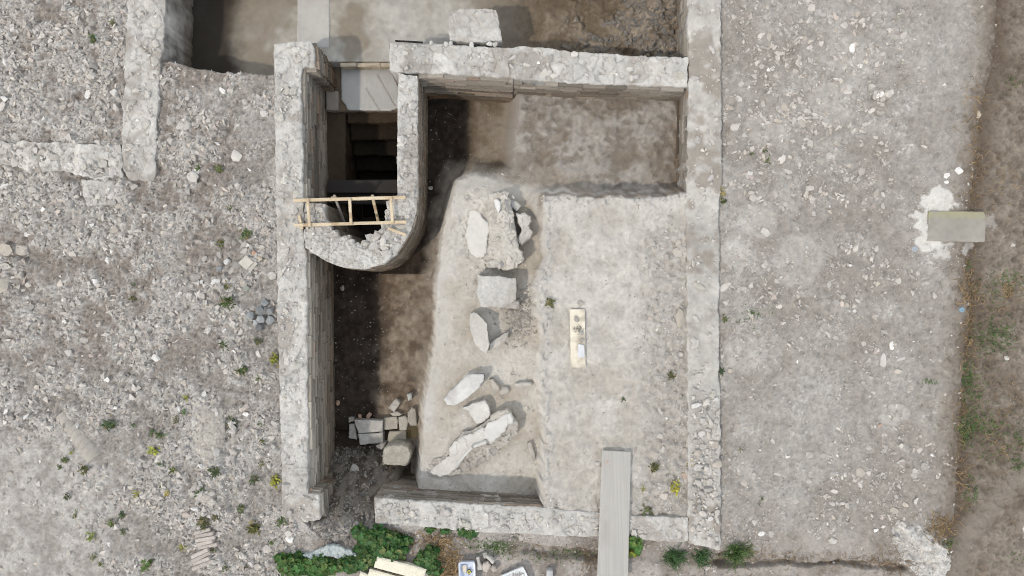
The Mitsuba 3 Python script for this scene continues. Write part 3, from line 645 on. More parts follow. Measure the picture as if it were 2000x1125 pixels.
stick('short pine batten leaning down into the hollow right of the ladder middle', (727, 382), 0.02, (740, 437), -0.55, 0.055)
stick('stubby pine batten under the left end of the ladder', (584, 420), 0.03, (590, 447), 0.03, 0.05)
stick('loose pine batten lying below the right end of the ladder', (758, 446), 0.06, (793, 459), 0.06, 0.055)
stick('tiny pine peg under the ladder upper rail, left of middle', (647, 385), 0.02, (657, 385), 0.02, 0.03)

# rod on the cross wall
t = thing('black_rod', 'short black rod on the upper edge of the cross wall beside the stair opening', 'rod')
put(t, bar([*W([(772, 80)], 0.02)[0], 0.02], [*W([(826, 83)], 0.0)[0], 0.0], 0.035, 0.035, (0.02, 0.02, 0.02), 0.3))

# ---------------------------------------------------------------- blocks and slabs
def block(name, label, px, zt, zb, col=(0.50, 0.485, 0.455), cat='block', mat='stone', seed=1, pname=None, **kw):
    t = thing(name, label, cat)
    o = dict(res=0.02, jit=0.018, round_=0.014, amp=0.022, freq=4, cs=0.13, ca=0.010, celltone=0.03, var=0.18, crack=0.10, dirt=0.35, cap=True); o.update(kw)
    ref = zt if not callable(zt) else kw_ref(zt, px)
    put(t, mass(W(px, ref), zt, zb, col, seed=seed, **o), mat)
    return t
def kw_ref(fn, px):
    p = W(px, -0.6); return float(np.mean(fn(p[:, 0], p[:, 1])))
block('stone_block', 'large pale rough boulder block standing in the sunken upper room', [(877, 26), (905, 17), (935, 15), (968, 19), (974, 30), (977, 60), (980, 78), (930, 82), (878, 79), (875, 50)], -0.02, -1.4, (0.52, 0.51, 0.49), seed=201, amp=0.05, freq=3, cs=0.3, ca=0.05)
block('stone_block', 'square pale block with a flat top on the middle terrace', [(934, 537), (1008, 544), (1007, 585), (985, 600), (940, 600), (931, 572)], -0.36, -0.95, (0.50, 0.49, 0.47), seed=202, jit=0.022)
block('stone_block', 'rounded pale stone against the lower right corner of the square block', [(985, 592), (1000, 585), (1014, 587), (1017, 597), (1008, 604), (990, 601)], -0.45, -0.95, (0.46, 0.45, 0.43), seed=203, round_=0.05)
def tilt(p0, z0, gx_, gy_):
    c = W([p0], z0)[0]
    return lambda x, y: z0 + gx_ * (x - c[0]) + gy_ * (y - c[1])
t = thing('fallen_masonry', 'lump of fallen masonry with a white plaster face at the top of the middle terrace', 'masonry')
def ridge(x, y):
    px, py = 1000 + x * 100 * H / (H + 0.5), 562.5 - y * 100 * H / (H + 0.5)
    e = 985 + (py - 385) * 0.24
    return -0.70 + 0.42 * ss(930, e - 6, px) + 0.05 * (fb(x, y, 4, 3, 88) - 0.5) * 2 - 0.12 * ss(495, 525, py)
part(t, 'core', mass(W([(906, 398), (915, 378), (928, 372), (940, 364), (955, 376), (972, 380), (990, 378), (996, 400), (1004, 440), (1013, 488), (1022, 505), (1012, 520), (990, 527), (962, 522), (946, 526), (930, 514), (914, 505), (903, 470), (900, 430)], -0.45), ridge, -1.0, (0.52, 0.50, 0.465), res=0.02, jit=0.045, amp=0.06, freq=5, cs=0.12, ca=0.05, seed=204, low=(0.25, 0.235, 0.215)))
part(t, 'plaster_slab', mass(W([(917, 413), (925, 410), (938, 412), (944, 424), (953, 437), (956, 452), (952, 468), (950, 486), (944, 501), (930, 503), (921, 496), (914, 485), (911, 460), (913, 432)], -0.55), tilt((930, 450), -0.57, 0.18, 0.03), lambda x, y: -1.0 + 0 * x, (0.62, 0.61, 0.58), res=0.02, jit=0.028, amp=0.016, seed=205, var=0.10))
part(t, 'plaster_slab', mass(W([(919, 380), (926, 378), (935, 384), (941, 397), (943, 408), (930, 407), (917, 410), (915, 395)], -0.55), tilt((930, 395), -0.56, 0.15, -0.05), -1.0, (0.60, 0.59, 0.56), res=0.02, jit=0.025, amp=0.016, seed=299, var=0.10))
part(t, 'upright_slab', mass(W([(984, 392), (992, 390), (1000, 408), (1006, 440), (1012, 470), (1013, 492), (1006, 494), (1000, 470), (996, 440), (990, 415)], -0.35), tilt((1000, 440), -0.30, -0.9, 0.0), -1.0, (0.36, 0.35, 0.335), res=0.02, jit=0.008, amp=0.012, seed=206))
for k_, (a_, b_, w_, q_) in enumerate(((930, 371, 12, 9), (944, 367, 10, 8), (953, 375, 14, 10), (978, 383, 12, 8), (987, 380, 9, 8), (1002, 386, 8, 6), (938, 385, 9, 8), (950, 392, 11, 8), (1008, 498, 14, 10), (1000, 514, 12, 10), (975, 519, 16, 8), (955, 518, 12, 8), (990, 482, 9, 12), (983, 440, 8, 13), (1013, 510, 9, 8), (966, 430, 9, 8), (972, 466, 10, 9), (912, 383, 10, 8))):
    rr_ = np.random.default_rng(900 + k_); p_ = W([(a_, b_)], -0.4)[0]
    part(t, 'chunk', stones(np.array([[*p_, -0.40 if a_ > 965 else -0.52]]), np.array([[w_ / 160, q_ / 160, 0.07]]), np.array([PALE]) * rr_.uniform(1.0, 1.3), VL, 0.4, rr_))
part(t, 'white_chunk', mass(W([(964, 391), (970, 388), (978, 394), (977, 408), (973, 416), (968, 404)], -0.22), -0.20, -0.6, (0.72, 0.715, 0.70), res=0.02, jit=0.006, amp=0.01, seed=207))
part(t, 'grey_chunk', mass(W([(993, 388), (1008, 392), (1018, 402), (1009, 413), (998, 404)], -0.45), -0.42, -0.9, (0.45, 0.445, 0.43), res=0.02, jit=0.01, amp=0.015, seed=208))
block('fallen_chunk', 'two-lobed pale chunk leaning right of the fallen masonry lump', [(1008, 417), (1024, 416), (1037, 421), (1039, 432), (1034, 440), (1040, 452), (1038, 465), (1028, 471), (1018, 478), (1012, 470), (1020, 450), (1012, 436)], tilt((1025, 445), -0.40, -0.25, 0.15), -1.0, (0.57, 0.56, 0.54), seed=209, round_=0.04, amp=0.03, cat='masonry')
block('fallen_chunk', 'dull chunk at the lower foot of the fallen masonry lump', [(950, 512), (975, 505), (1008, 508), (1010, 520), (990, 525), (955, 524)], -0.5, -0.95, (0.47, 0.45, 0.42), seed=210, cat='masonry', round_=0.04, amp=0.03)
block('broken_slab', 'white slab leaning up on edge beside a shaded hollow below the square block', [(916, 612), (926, 610), (938, 618), (950, 632), (953, 650), (954, 672), (951, 690), (940, 686), (927, 672), (920, 650), (915, 630)], tilt((935, 650), -0.50, 0.75, 0.02), -1.0, (0.55, 0.54, 0.51), seed=211, cat='slab', amp=0.012)
block('broken_slab', 'pale slab leaning towards the shaded hollow, lower of the two', [(956, 674), (968, 662), (985, 650), (994, 648), (992, 660), (982, 672), (968, 680), (957, 684)], tilt((975, 667), -0.62, -0.2, 0.25), -1.0, (0.47, 0.455, 0.425), seed=212, cat='slab', amp=0.012)
block('broken_slab', 'long white slab slanting up to the right on the middle terrace', [(865, 782), (878, 766), (895, 750), (913, 733), (921, 729), (934, 731), (945, 731), (944, 742), (936, 757), (922, 770), (905, 784), (885, 793), (872, 792)], tilt((905, 762), -0.58, 0.18, 0.05), -1.0, (0.60, 0.60, 0.59), seed=213, cat='slab', amp=0.012, low=(0.4, 0.37, 0.33), taper=0.1)
block('broken_slab', 'five-sided white slab between the two long slanting pieces', [(905, 797), (925, 786), (946, 783), (956, 795), (958, 810), (948, 822), (931, 829), (924, 815), (915, 803)], tilt((932, 805), -0.60, 0.05, 0.12), -1.0, (0.59, 0.58, 0.555), seed=214, cat='slab', amp=0.01)
t = thing('fallen_masonry', 'long slab of fallen wall with smooth white plaster slanting across the bottom of the terrace', 'masonry')
part(t, 'core', mass(W([(825, 920), (840, 905), (862, 895), (880, 875), (905, 845), (930, 838), (960, 815), (985, 800), (1002, 806), (1013, 826), (1010, 845), (992, 864), (966, 888), (936, 910), (910, 926), (880, 935), (838, 936)], -0.6), lambda x, y: tilt((915, 880), -0.66, 0.13, 0.06)(x, y), -1.0, (0.42, 0.40, 0.37), res=0.022, jit=0.025, amp=0.045, freq=6, cs=0.10, ca=0.04, seed=215))
for i, (pp, cc_, lf) in enumerate((([(838, 928), (848, 914), (862, 902), (876, 892), (876, 878), (886, 868), (899, 857), (918, 849), (943, 838), (947, 848), (948, 860), (929, 872), (913, 884), (899, 906), (890, 916), (879, 927), (858, 934)], (0.60, 0.59, 0.57), 0.0), ([(944, 836), (949, 827), (968, 819), (984, 811), (997, 806), (1003, 816), (994, 828), (985, 841), (968, 858), (956, 868), (948, 858)], (0.60, 0.595, 0.575), 0.03))):
    base_ = tilt((915, 880), -0.60 + lf, 0.13, 0.06)
    def face(x, y, base_=base_):
        return base_(x, y) + 0.035 * np.floor(4 * fb(x + 0.3 * y, y, 1.6, 4, 17)) / 4 * 2 - 0.02
    part(t, 'plaster_face', mass(W(pp, -0.55), face, -0.95, cc_, res=0.02, jit=0.035, amp=0.014, var=0.14, seed=216 + i, low=(0.36, 0.34, 0.31)))
for i, (a, b) in enumerate((((892, 906), (922, 873)), ((926, 872), (950, 862)))):
    part(t, 'plaster_edge', bar([*W([a], -0.5)[0], -0.52], [*W([b], -0.48)[0], -0.47], 0.05, 0.12, (0.57, 0.565, 0.54)))
block('pale_block', 'pale cream block behind the upper end of the slanting plaster slab', [(958, 815), (972, 804), (990, 800), (997, 808), (975, 818), (962, 824)], -0.46, -0.95, (0.52, 0.49, 0.44), seed=225, round_=0.04)
block('stone_plate', 'thin upright plate on the terrace right of the white slabs', [(1006, 750), (1022, 747), (1039, 747), (1039, 754), (1008, 756)], -0.66, -0.9, (0.50, 0.485, 0.46), seed=226, cat='slab', jit=0.005, amp=0.006)
block('stone_plate', 'thin pale plate set on edge near the lower terrace step', [(1031, 866), (1037, 864), (1044, 885), (1047, 899), (1041, 901), (1034, 888)], -0.68, -0.9, (0.47, 0.45, 0.42), seed=227, cat='slab', jit=0.006, amp=0.006)
block('stone_block', 'oblong tan stone right of the long white slab', [(955, 742), (963, 739), (971, 752), (974, 760), (966, 764), (958, 755)], -0.62, -0.9, (0.43, 0.40, 0.355), seed=228, round_=0.04)
block('stone_block', 'flat round beige stone beside the oblong tan stone', [(975, 765), (982, 756), (992, 757), (995, 766), (988, 771), (978, 771)], -0.70, -0.9, (0.44, 0.42, 0.385), seed=229, round_=0.03)
# slabs on the corridor floor
for i, (lb, pp, zz, cc_) in enumerate((
    ('upper of two long grey slabs lying side by side in the corridor', [(691, 820), (747, 822), (747, 843), (700, 846)], -1.62, (0.44, 0.43, 0.41)),
    ('lower of two long grey slabs lying side by side in the corridor', [(699, 848), (747, 845), (747, 865), (703, 869)], -1.64, (0.44, 0.43, 0.41)),
    ('narrow grey slab at the left end of the paired slabs', [(682, 829), (692, 828), (697, 858), (681, 856)], -1.70, (0.36, 0.35, 0.33)),
    ('small dim slab piece touching the top left of the paired slabs', [(680, 816), (691, 815), (691, 823), (681, 826)], -1.72, (0.33, 0.31, 0.285)),
    ('cream square slab right of the paired slabs', [(750, 817), (774, 814), (777, 822), (775, 838), (750, 839)], -1.72, (0.47, 0.445, 0.39)),
    ('pale slab piece in the middle of the broken paving', [(778, 815), (792, 813), (797, 822), (794, 841), (780, 841)], -1.74, (0.45, 0.43, 0.38)),
    ('beige slab above the pitted boulder', [(760, 843), (793, 842), (792, 863), (756, 864)], -1.74, (0.43, 0.40, 0.34)),
    ('small pale slab lying askew above the broken paving', [(772, 779), (781, 787), (770, 806), (759, 797)], -1.72, (0.47, 0.455, 0.42)),
    ('broken pale slab at the right side of the corridor paving', [(796, 806), (804, 796), (811, 800), (814, 830), (802, 832), (796, 824)], -1.72, (0.44, 0.42, 0.375)),
    ('thin cream slab piece at the upper edge of the broken paving', [(762, 808), (775, 804), (785, 810), (778, 813), (768, 813)], -1.74, (0.45, 0.43, 0.39)),
    ('bluish pale stone at the far right corner of the corridor paving', [(794, 770), (803, 768), (805, 780), (797, 784)], -1.66, (0.44, 0.45, 0.44)))):
    block('paving_slab', lb, pp, zz, -2.0, cc_, seed=240 + i, cat='slab', jit=0.007, round_=0.012, amp=0.008, var=0.08)
block('boulder', 'big squarish pitted boulder at the bottom of the corridor', [(750, 874), (765, 869), (785, 868), (798, 873), (802, 885), (800, 902), (793, 911), (770, 910), (747, 908), (746, 890)], -1.22, -2.0, (0.46, 0.44, 0.39), seed=260, round_=0.05, amp=0.03, freq=4)
block('stone_block', 'pale wedge stone touching the upper left corner of the boulder', [(734, 872), (744, 866), (752, 866), (750, 875), (743, 879)], -1.6, -2.0, (0.42, 0.40, 0.37), seed=261, round_=0.04)
for i, (lb, a, b, w_) in enumerate((('small pale stone above the paired slabs', 720, 812, 8), ('smaller stone left of the pale stone above the paired slabs', 703, 813, 6), ('brick-red stone lying by the long wall foot', 660, 787, 6), ('muddy lump left of the boulder', 702, 905, 12), ('pale chip alone in the shaded upper corridor', 843, 370, 6), ('dim chip alone on the shaded floor below the apse', 668, 563, 7))):
    col = (0.40, 0.28, 0.22) if 'red' in lb else (0.38, 0.365, 0.34)
    p = W([(a, b)], -1.8)[0]; z_ = hz(*p)
    t = thing('loose_stone', lb, 'stone'); put(t, stones(np.array([[*p, z_ + 0.04]]), np.array([[w_ / 85, w_ / 110, 0.08]]), np.array([col]), VL, 0.1, np.random.default_rng(300 + i)))

# pale old masonry showing in the western rubble
for i, (lb, pp) in enumerate((('pale hump of crumbled masonry in the rubble left of the long wall', [(378, 800), (400, 792), (432, 790), (438, 830), (436, 880), (425, 905), (395, 908), (378, 880), (372, 845)]), ('small pale hump of layered masonry below the crumbled hump', [(378, 960), (400, 952), (422, 958), (424, 985), (405, 992), (380, 985)]), ('low pale strip of laid stones beside the crumbled hump', [(446, 800), (458, 795), (462, 880), (468, 960), (455, 965), (450, 900)]))):
    t = thing('masonry_stub', lb, 'masonry'); poly = W(pp, -0.05)
    def dome(x, y, P=shapely.Polygon(poly)):
        return -0.10 + 0.10 * ss(0.0, 0.2, shapely.distance(P.exterior, shapely.points(x, y)))
    part(t, 'core', mass(poly, dome, -0.35, (0.42, 0.395, 0.36), res=0.022, jit=0.04, amp=0.02, cs=0.09, ca=0.03, seed=270 + i)); top_stones(t, poly, 10, 280 + i, -0.03, stuff=60)

# ribbed column fragment
t = thing('column_fragment', 'ribbed stone column piece half buried at the lower left', 'column')
a, b = W([(110, 812)], 0)[0], W([(180, 896)], 0)[0]
nu, nv = 90, 26
u = np.linspace(0, 1, nu)[:, None]; ang = np.linspace(0, 2 * np.pi, nv, endpoint=False)[None]
rad = (0.13 + 0.05 * u) * (0.92 + 0.20 * np.abs(np.sin(u * 9 * np.pi + np.cos(ang) * 0.9 + 0.8 * np.sin(ang))) ** 0.6 + 0.05 * (fb(u * 4 + 0 * ang, ang + 0 * u, 2, 3, 7) - 0.5))
d_ = (b - a) / np.linalg.norm(b - a); s_ = np.array([-d_[1], d_[0]])
ctr = a[None, None] * (1 - u[..., None]) + b[None, None] * u[..., None]
V_ = np.concatenate([ctr + (rad * np.cos(ang))[..., None] * s_, (-0.175 + rad * 0.85 * np.sin(ang))[..., None]], -1).reshape(-1, 3)
i_, j_ = np.meshgrid(np.arange(nu - 1), np.arange(nv), indexing='ij'); q0 = i_ * nv + j_; q1 = i_ * nv + (j_ + 1) % nv
F_ = np.vstack([np.stack([q0, q1, q1 + nv], -1).reshape(-1, 3), np.stack([q0, q1 + nv, q0 + nv], -1).reshape(-1, 3), [[(nu - 1) * nv, (nu - 1) * nv + k, (nu - 1) * nv + k + 1] for k in range(1, nv - 1)], [[0, k + 1, k] for k in range(1, nv - 1)]])
put(t, (V_, F_, np.array([0.42, 0.395, 0.36])[None] * (0.80 + 0.3 * fb(V_[:, 0], V_[:, 1], 8, 3, 9))[:, None]), smooth=False)

# stacks of thin bricks
for lb, x0, y0, ang_, n_ in (('fan of thin pinkish bricks stacked on edge at the lower left', 393, 1058, 0.25, 5), ('short stack of thin grey bricks on edge below the pinkish fan', 389, 1097, 0.45, 4)):
    t = thing('brick_stack', lb, 'bricks')
    c0 = W([(x0, y0)])[0]; r = np.random.default_rng(x0)
    for k in range(n_):
        off = (k - n_ / 2) * 0.075
        a_ = ang_ + r.normal(0, 0.06); dr_ = np.array([math.cos(a_), math.sin(a_)]); cc0 = c0 + np.array([0.02 * k, -off])
        part(t, 'brick', bar([*(cc0 - dr_ * r.uniform(0.13, 0.22)), -0.13 + r.normal(0, 0.02)], [*(cc0 + dr_ * r.uniform(0.13, 0.22)), -0.115 + r.normal(0, 0.02)], 0.07, 0.2, np.array([0.46, 0.42, 0.39] if 'pink' in lb else [0.44, 0.415, 0.39]) * r.uniform(0.9, 1.1)))

# ---------------------------------------------------------------- loose stones one can point at
def loose(label, px, py, w, h_, col, group=None, thick=0.4, seed=0, kinds=VL, cat='stone', name='loose_stone', tl=0.1, lift=0.3):
    r = np.random.default_rng(1000 + seed + int(px * 7 + py))
    p = W([(px, py)], -0.1)[0]
    sz = np.array([[w / 200, h_ / 200, thick * min(w, h_) / 200]])
    t = thing(name, label, cat, group)
    m = stones(np.array([[0, 0, 0.0]]), sz, np.array([col], float), kinds, tl, r)
    v = m[0]; v[:, 2] += hz(*p) + sz[0, 2] * lift
    v[:, :2] += p
    put(t, (v, m[1], m[2]))
for i, (px, py, s, c, lb) in enumerate(((511, 605, 24, 0.20, 'large dark cobble left of centre'), (528, 608, 19, 0.25, 'dark cobble at the right'), (518, 591, 20, 0.28, 'topmost cobble'), (491, 617, 20, 0.33, 'leftmost pale grey cobble'), (512, 623, 20, 0.34, 'lighter grey cobble in the middle'), (501, 630, 18, 0.38, 'palest cobble at the lower left'), (528, 625, 22, 0.30, 'bluish cobble at the lower right'), (510, 640, 21, 0.15, 'darkest lowest cobble'))):
    loose(lb + ' of the small heap beside the long wall', px, py, s, s * 0.9, (c * 0.95, c, c * 1.02), 'dark cobbles heaped beside the long wall', 0.9, i, name='cobble', lift=0.7)
for lb, px, py, w_, h_, c, th in (
    ('round dark grey cobble alone upper left of the cobble heap', 430, 525, 17, 16, (0.25, 0.26, 0.27), 0.9), ('round whitish cobble next to the lone grey cobble', 444, 511, 16, 15, (0.55, 0.55, 0.54), 0.9),
    ('greenish grey block above the cobble heap', 481, 561, 20, 18, (0.27, 0.285, 0.26), 0.9), ('reddish stone above the square tile', 498, 495, 15, 12, (0.42, 0.28, 0.21), 0.6), ('tan flat stone right of the square tile', 509, 505, 18, 13, (0.45, 0.40, 0.33), 0.5),
    ('small whitish brick piece left of the greenish block', 411, 565, 16, 6, (0.5, 0.48, 0.46), 0.8), ('pinkish stone touching the long wall by the cobble heap', 545, 605, 11, 14, (0.46, 0.36, 0.31), 0.8),
    ('big white angular stone between upper left wall and long wall', 460, 304, 24, 34, (0.56, 0.54, 0.51), 0.4), ('white three-cornered stone below the hollow, left of it', 378, 346, 28, 26, (0.52, 0.50, 0.47), 0.4), ('white stone resting left of the upper left wall', 228, 183, 20, 20, (0.60, 0.58, 0.55), 0.5),
    ('white stone near the left edge above the ribbed column', 136, 690, 22, 20, (0.52, 0.50, 0.47), 0.5), ('grey squarish stone above the white stone near the left edge', 165, 664, 20, 15, (0.45, 0.43, 0.40), 0.5), ('pale stone at the left edge above the ribbed column', 11, 749, 14, 15, (0.55, 0.53, 0.49), 0.5),
    ('pale oblong stone below the masonry pad', 69, 372, 24, 16, (0.46, 0.43, 0.40), 0.5), ('large pale broken rock at the left edge', 14, 488, 32, 36, (0.45, 0.41, 0.36), 0.5), ('tapering pale rock right of the large edge rock', 38, 488, 28, 36, (0.44, 0.41, 0.37), 0.5), ('flat pale rock under the large edge rock', 11, 520, 30, 17, (0.48, 0.46, 0.42), 0.5), ('tan broken rock lowest at the left edge', 6, 558, 34, 40, (0.42, 0.39, 0.34), 0.4),
    ('white stone right of the lower weeds by the ribbed column', 350, 926, 14, 13, (0.55, 0.53, 0.49), 0.6), ('white triangular stone beside the long wall near its top', 517, 223, 20, 18, (0.55, 0.53, 0.51), 0.6), ('pale upright stone in the weeds lower left', 327, 872, 9, 24, (0.50, 0.47, 0.43), 0.6), ('pale plate at the lower end of the rubble near the green clump', 522, 1072, 20, 24, (0.48, 0.45, 0.42), 0.4), ('pale plate beside the plastic sheet', 504, 1106, 16, 20, (0.45, 0.41, 0.37), 0.4), ('tan cap stone above the pinkish brick fan', 391, 1040, 15, 10, (0.5, 0.44, 0.35), 0.6),
    ('pale stone tucked under a narrow slope in the eastern earth', 1424, 208, 24, 13, (0.42, 0.38, 0.345), 0.4), ('large round flat stone in the upper right ground', 1533, 207, 26, 19, (0.43, 0.395, 0.35), 0.4), ('big tan flat stone below the round flat stone', 1568, 239, 26, 20, (0.43, 0.40, 0.36), 0.3), ('brick-shaped flat stone high in the eastern ground', 1504, 71, 24, 13, (0.45, 0.42, 0.38), 0.4),
    ('pale triangular stone high in the eastern ground', 1555, 139, 18, 14, (0.45, 0.42, 0.39), 0.4), ('bright rounded stone in the upper right ground', 1658, 171, 20, 18, (0.52, 0.505, 0.48), 0.4), ('tall pale stone right of the wall, upper half', 1620, 304, 18, 19, (0.47, 0.45, 0.42), 0.4), ('small grey stone pair near the middle of the eastern ground', 1685, 334, 20, 20, (0.43, 0.41, 0.38), 0.4), ('long grey kite-shaped stone above the concrete lid level', 1713, 377, 17, 26, (0.40, 0.375, 0.34), 0.3),
    ('white three-cornered stone right of the wall, near the middle', 1497, 453, 26, 24, (0.56, 0.545, 0.51), 0.4), ('long pale stone touching the weeds right of the wall', 1473, 386, 18, 26, (0.46, 0.44, 0.41), 0.4), ('white triangular stone against the right wall edge', 1415, 562, 18, 30, (0.56, 0.54, 0.51), 0.3), ('wide white triangular sherd in the lower eastern ground', 1727, 704, 32, 18, (0.55, 0.53, 0.51), 0.25), ('faint whitish flat stone right of the wide white sherd', 1761, 702, 28, 10, (0.49, 0.48, 0.465), 0.25),
    ('largest round stone in the lower eastern ground', 1682, 922, 24, 23, (0.44, 0.41, 0.37), 0.5), ('pale round stone left of the largest round stone', 1585, 890, 17, 15, (0.43, 0.405, 0.37), 0.5), ('second pale round stone left of the largest round stone', 1610, 891, 15, 14, (0.43, 0.405, 0.37), 0.5), ('pale square stone near the wall foot at the lower right', 1455, 945, 18, 15, (0.46, 0.43, 0.40), 0.4), ('reddish brick piece in the lower eastern ground', 1722, 832, 10, 15, (0.45, 0.34, 0.28), 0.5),
    ('bright white stone above the concrete lid, largest of three', 1876, 333, 20, 17, (0.78, 0.77, 0.75), 0.5), ('bright white stone above the concrete lid, left of the largest', 1851, 342, 15, 13, (0.75, 0.74, 0.72), 0.5), ('bright white stone above the concrete lid, lowest of three', 1852, 355, 11, 10, (0.72, 0.71, 0.69), 0.5), ('tan stone on the edge of the root-lined scarp', 1914, 223, 18, 15, (0.48, 0.43, 0.36), 0.5),
    ('thin pale triangular stone above the blue scrap', 1785, 574, 20, 10, (0.50, 0.475, 0.44), 0.3), ('white stone alone in the brown field right of the lid', 1985, 478, 12, 10, (0.55, 0.53, 0.5), 0.5), ('white stone in the lower grassy part of the brown field', 1977, 701, 12, 13, (0.55, 0.53, 0.5), 0.5), ('white small stone in the eastern ground beside the wall, lower half', 1671, 607, 9, 9, (0.62, 0.6, 0.58), 0.5),
    ('large pale flat stone on the high terrace beside the right wall', 1327, 622, 20, 48, (0.42, 0.385, 0.335), 0.25), ('pale angular stone on the high terrace next to the wall', 1325, 474, 16, 17, (0.46, 0.43, 0.39), 0.5), ('pale long stone on the high terrace under the angular one', 1322, 494, 28, 20, (0.45, 0.42, 0.38), 0.4), ('squarish pale stone among rubble at the lower right of the terrace', 1296, 969, 22, 20, (0.52, 0.48, 0.44), 0.6), ('pinkish flat stone beside the right wall near its lower end', 1336, 929, 20, 18, (0.43, 0.34, 0.28), 0.4), ('pale flat stone beside the right wall above the pinkish one', 1335, 880, 18, 16, (0.45, 0.41, 0.365), 0.4), ('pale rounded stone above the plywood board', 1132, 592, 12, 19, (0.42, 0.40, 0.36), 0.6),
    ('round pale stone left of the plank on the high terrace', 1168, 905, 14, 14, (0.52, 0.5, 0.47), 0.7), ('pale oval stone by the lower edge of the bottom wall', 1018, 1050, 14, 14, (0.46, 0.44, 0.41), 0.6), ('tan stone on the verge left of the plank', 1151, 1090, 11, 9, (0.46, 0.38, 0.31), 0.6), ('white stone in the rubble strip on the right wall, lower end', 1402, 975, 12, 22, (0.58, 0.57, 0.55), 0.4)):
    loose(lb, px, py, w_, h_, c, None, th)
t = thing('square_tile', 'pale square tile lying cornerwise among stones left of the long wall', 'tile')
for dz, off, sc_ in ((0.03, (0, 0), 1.0), (-0.01, (9, 3), 0.95)):
    c0 = np.array([480.0 + off[0], 513 + off[1]]); q = np.array([(0, -15), (15, -1), (1, 14), (-15, 0)]) * sc_ + c0
    part(t, 'tile_piece', mass(W(q, dz), dz, dz - 0.05, (0.50, 0.475, 0.43), res=0.02, jit=0.004, round_=0.006, amp=0.004, seed=290 + int(dz * 100), cap=True))

# ---------------------------------------------------------------- scattered rubble
def scatter(n, dens, r):
    """n plan points drawn by the density map (grid)"""
    p = dens.ravel().astype(float); cum = np.cumsum(p); idx = np.searchsorted(cum, r.uniform(0, cum[-1], n))
    return np.stack([X.ravel()[idx] + r.uniform(-RES, RES, n) / 2, Y.ravel()[idx] + r.uniform(-RES, RES, n) / 2], 1)
walls_mask = np.zeros(X.shape, bool)
for pp in ([(530, 80), (618, 75), (618, 131), (592, 131), (600, 490), (604, 965), (628, 1020), (548, 1012)], [(1342, -90), (1411, -90), (1411, 770), (1340, 770)], [(245, -90), (322, -90), (300, 352), (234, 348)], [(-90, 274), (240, 280), (238, 350), (-90, 322)], [(156, 350), (226, 350), (226, 406), (158, 406)], [(370, 790), (440, 788), (438, 912), (372, 910)], apse, [(757, 80), (1346, 110), (1346, 171), (757, 141)], [(730, 972), (1346, 1010), (1346, 1062), (730, 1025)]):
    walls_mask |= inside(W(pp))
steep = np.hypot(dzx, dzy) > 2.5
okm = ~walls_mask & ~steep
lid = inside(W([(1813, 409), (1930, 409), (1930, 476), (1813, 476)], -0.2)); okm &= ~lid
west = okm & (region == 0) & left
east = okm & (region == 0) & right
patch = ss(0.42, 0.62, fb(X, Y, 0.9, 3, 140))
dw = west * (0.25 + 1.2 * ss(0.35, 0.65, f_mid)) * (1 - 0.88 * fine_sw)
de = east * (0.06 + patch * ss(0.45, 0.62, f_hi) * 1.3 + 0.25 * ss(1380, 1430, PX) * ss(1560, 1430, PX)) * ss(1860, 1700, PX)
dt = okm & (region == 4)
dB = dt * (0.02 + np.clip(rubB, 0, 1) * 1.4 + 0.35 * (np.abs(sB - 0.08) < 0.1) + 0.10 * ss(0.58, 0.7, fb(X, Y, 1.7, 3, 150)))
strip = inside(W([(1350, 780), (1402, 780), (1404, 1060), (1350, 1050)]))
ramp = okm & (region == 1) & (PY > 915) & (PX < 730)
south = okm & (region == 0) & (PY > 1040) & (PX > 545) & (PX < 1500)
nefl = okm & (region == 1) & (snf > 0.1)
corr = okm & (region == 1) & (snf < 0)
clods = okm & (region == 2) & (PX > 980)

def stones_patch(px0, py0, px1, py1): return (PX > px0) * (PX < px1) * (PY > py0) * (PY < py1)
def gravel(name, label, n, dens, smin, smax, seed, kinds=VS, cmul=1.0, weights=(0.52, 0.28, 0.12, 0.05, 0.03), power=2.2, flat=0.55, lift=0.15, zf=None):
    r = np.random.default_rng(seed)
    p = scatter(n, dens, r); s = smin + (smax - smin) * r.random(n) ** power
    sz = np.stack([s, s * r.uniform(0.28, 0.95, n), s * flat * r.uniform(0.5, 1.2, n)], 1)
    z = (hz(p[:, 0], p[:, 1]) if zf is None else np.full(n, zf)) + sz[:, 2] * lift
    col = stone_colors(n, weights, r) * cmul
    k = thing(name, label, 'gravel', kind='stuff')
    put(k, stones(np.c_[p, z], sz, col, kinds, 0.35, r))
gravel('gravel', 'dense small rubble and chippings on the western ground', 24000, dw * (0.25 + stony), 0.013, 0.105, 401, cmul=1.18, lift=0.25, power=3)
gravel('gravel', 'fine chippings over the western ground', 13000, west * 1.0, 0.008, 0.024, 402, cmul=1.2, lift=0.3)
gravel('gravel', 'scattered chippings on the eastern ground', 17000, de + 0.06 * east, 0.008, 0.055, 403, cmul=1.08, power=3.2, lift=0.3)
gravel('gravel', 'loose flat stones in drifts on the eastern ground', 2300, east * (ss(0.45, 0.6, f_hi) * ss(430, 380, PY) * ss(1420, 1470, PX) * ss(1790, 1700, PX) + 0.6 * ss(0.52, 0.62, f_hi) * patch * ss(1850, 1750, PX) + 0.8 * ss(0.5, 0.6, f_hi) * ss(860, 890, PY) * ss(960, 930, PY)), 0.022, 0.105, 413, kinds=VM, weights=(0.66, 0.20, 0.07, 0.04, 0.03), cmul=1.22, power=2.2, flat=0.4, lift=0.2)
gravel('gravel', 'lime crumbs round the concrete lid', 1500, (okm & (region != 1)) * np.exp(-(((PX - 1845) / 48) ** 2 + ((PY - 440) / 52) ** 2)), 0.006, 0.022, 414, weights=(0.2, 0, 0, 0, 1), cmul=1.05)
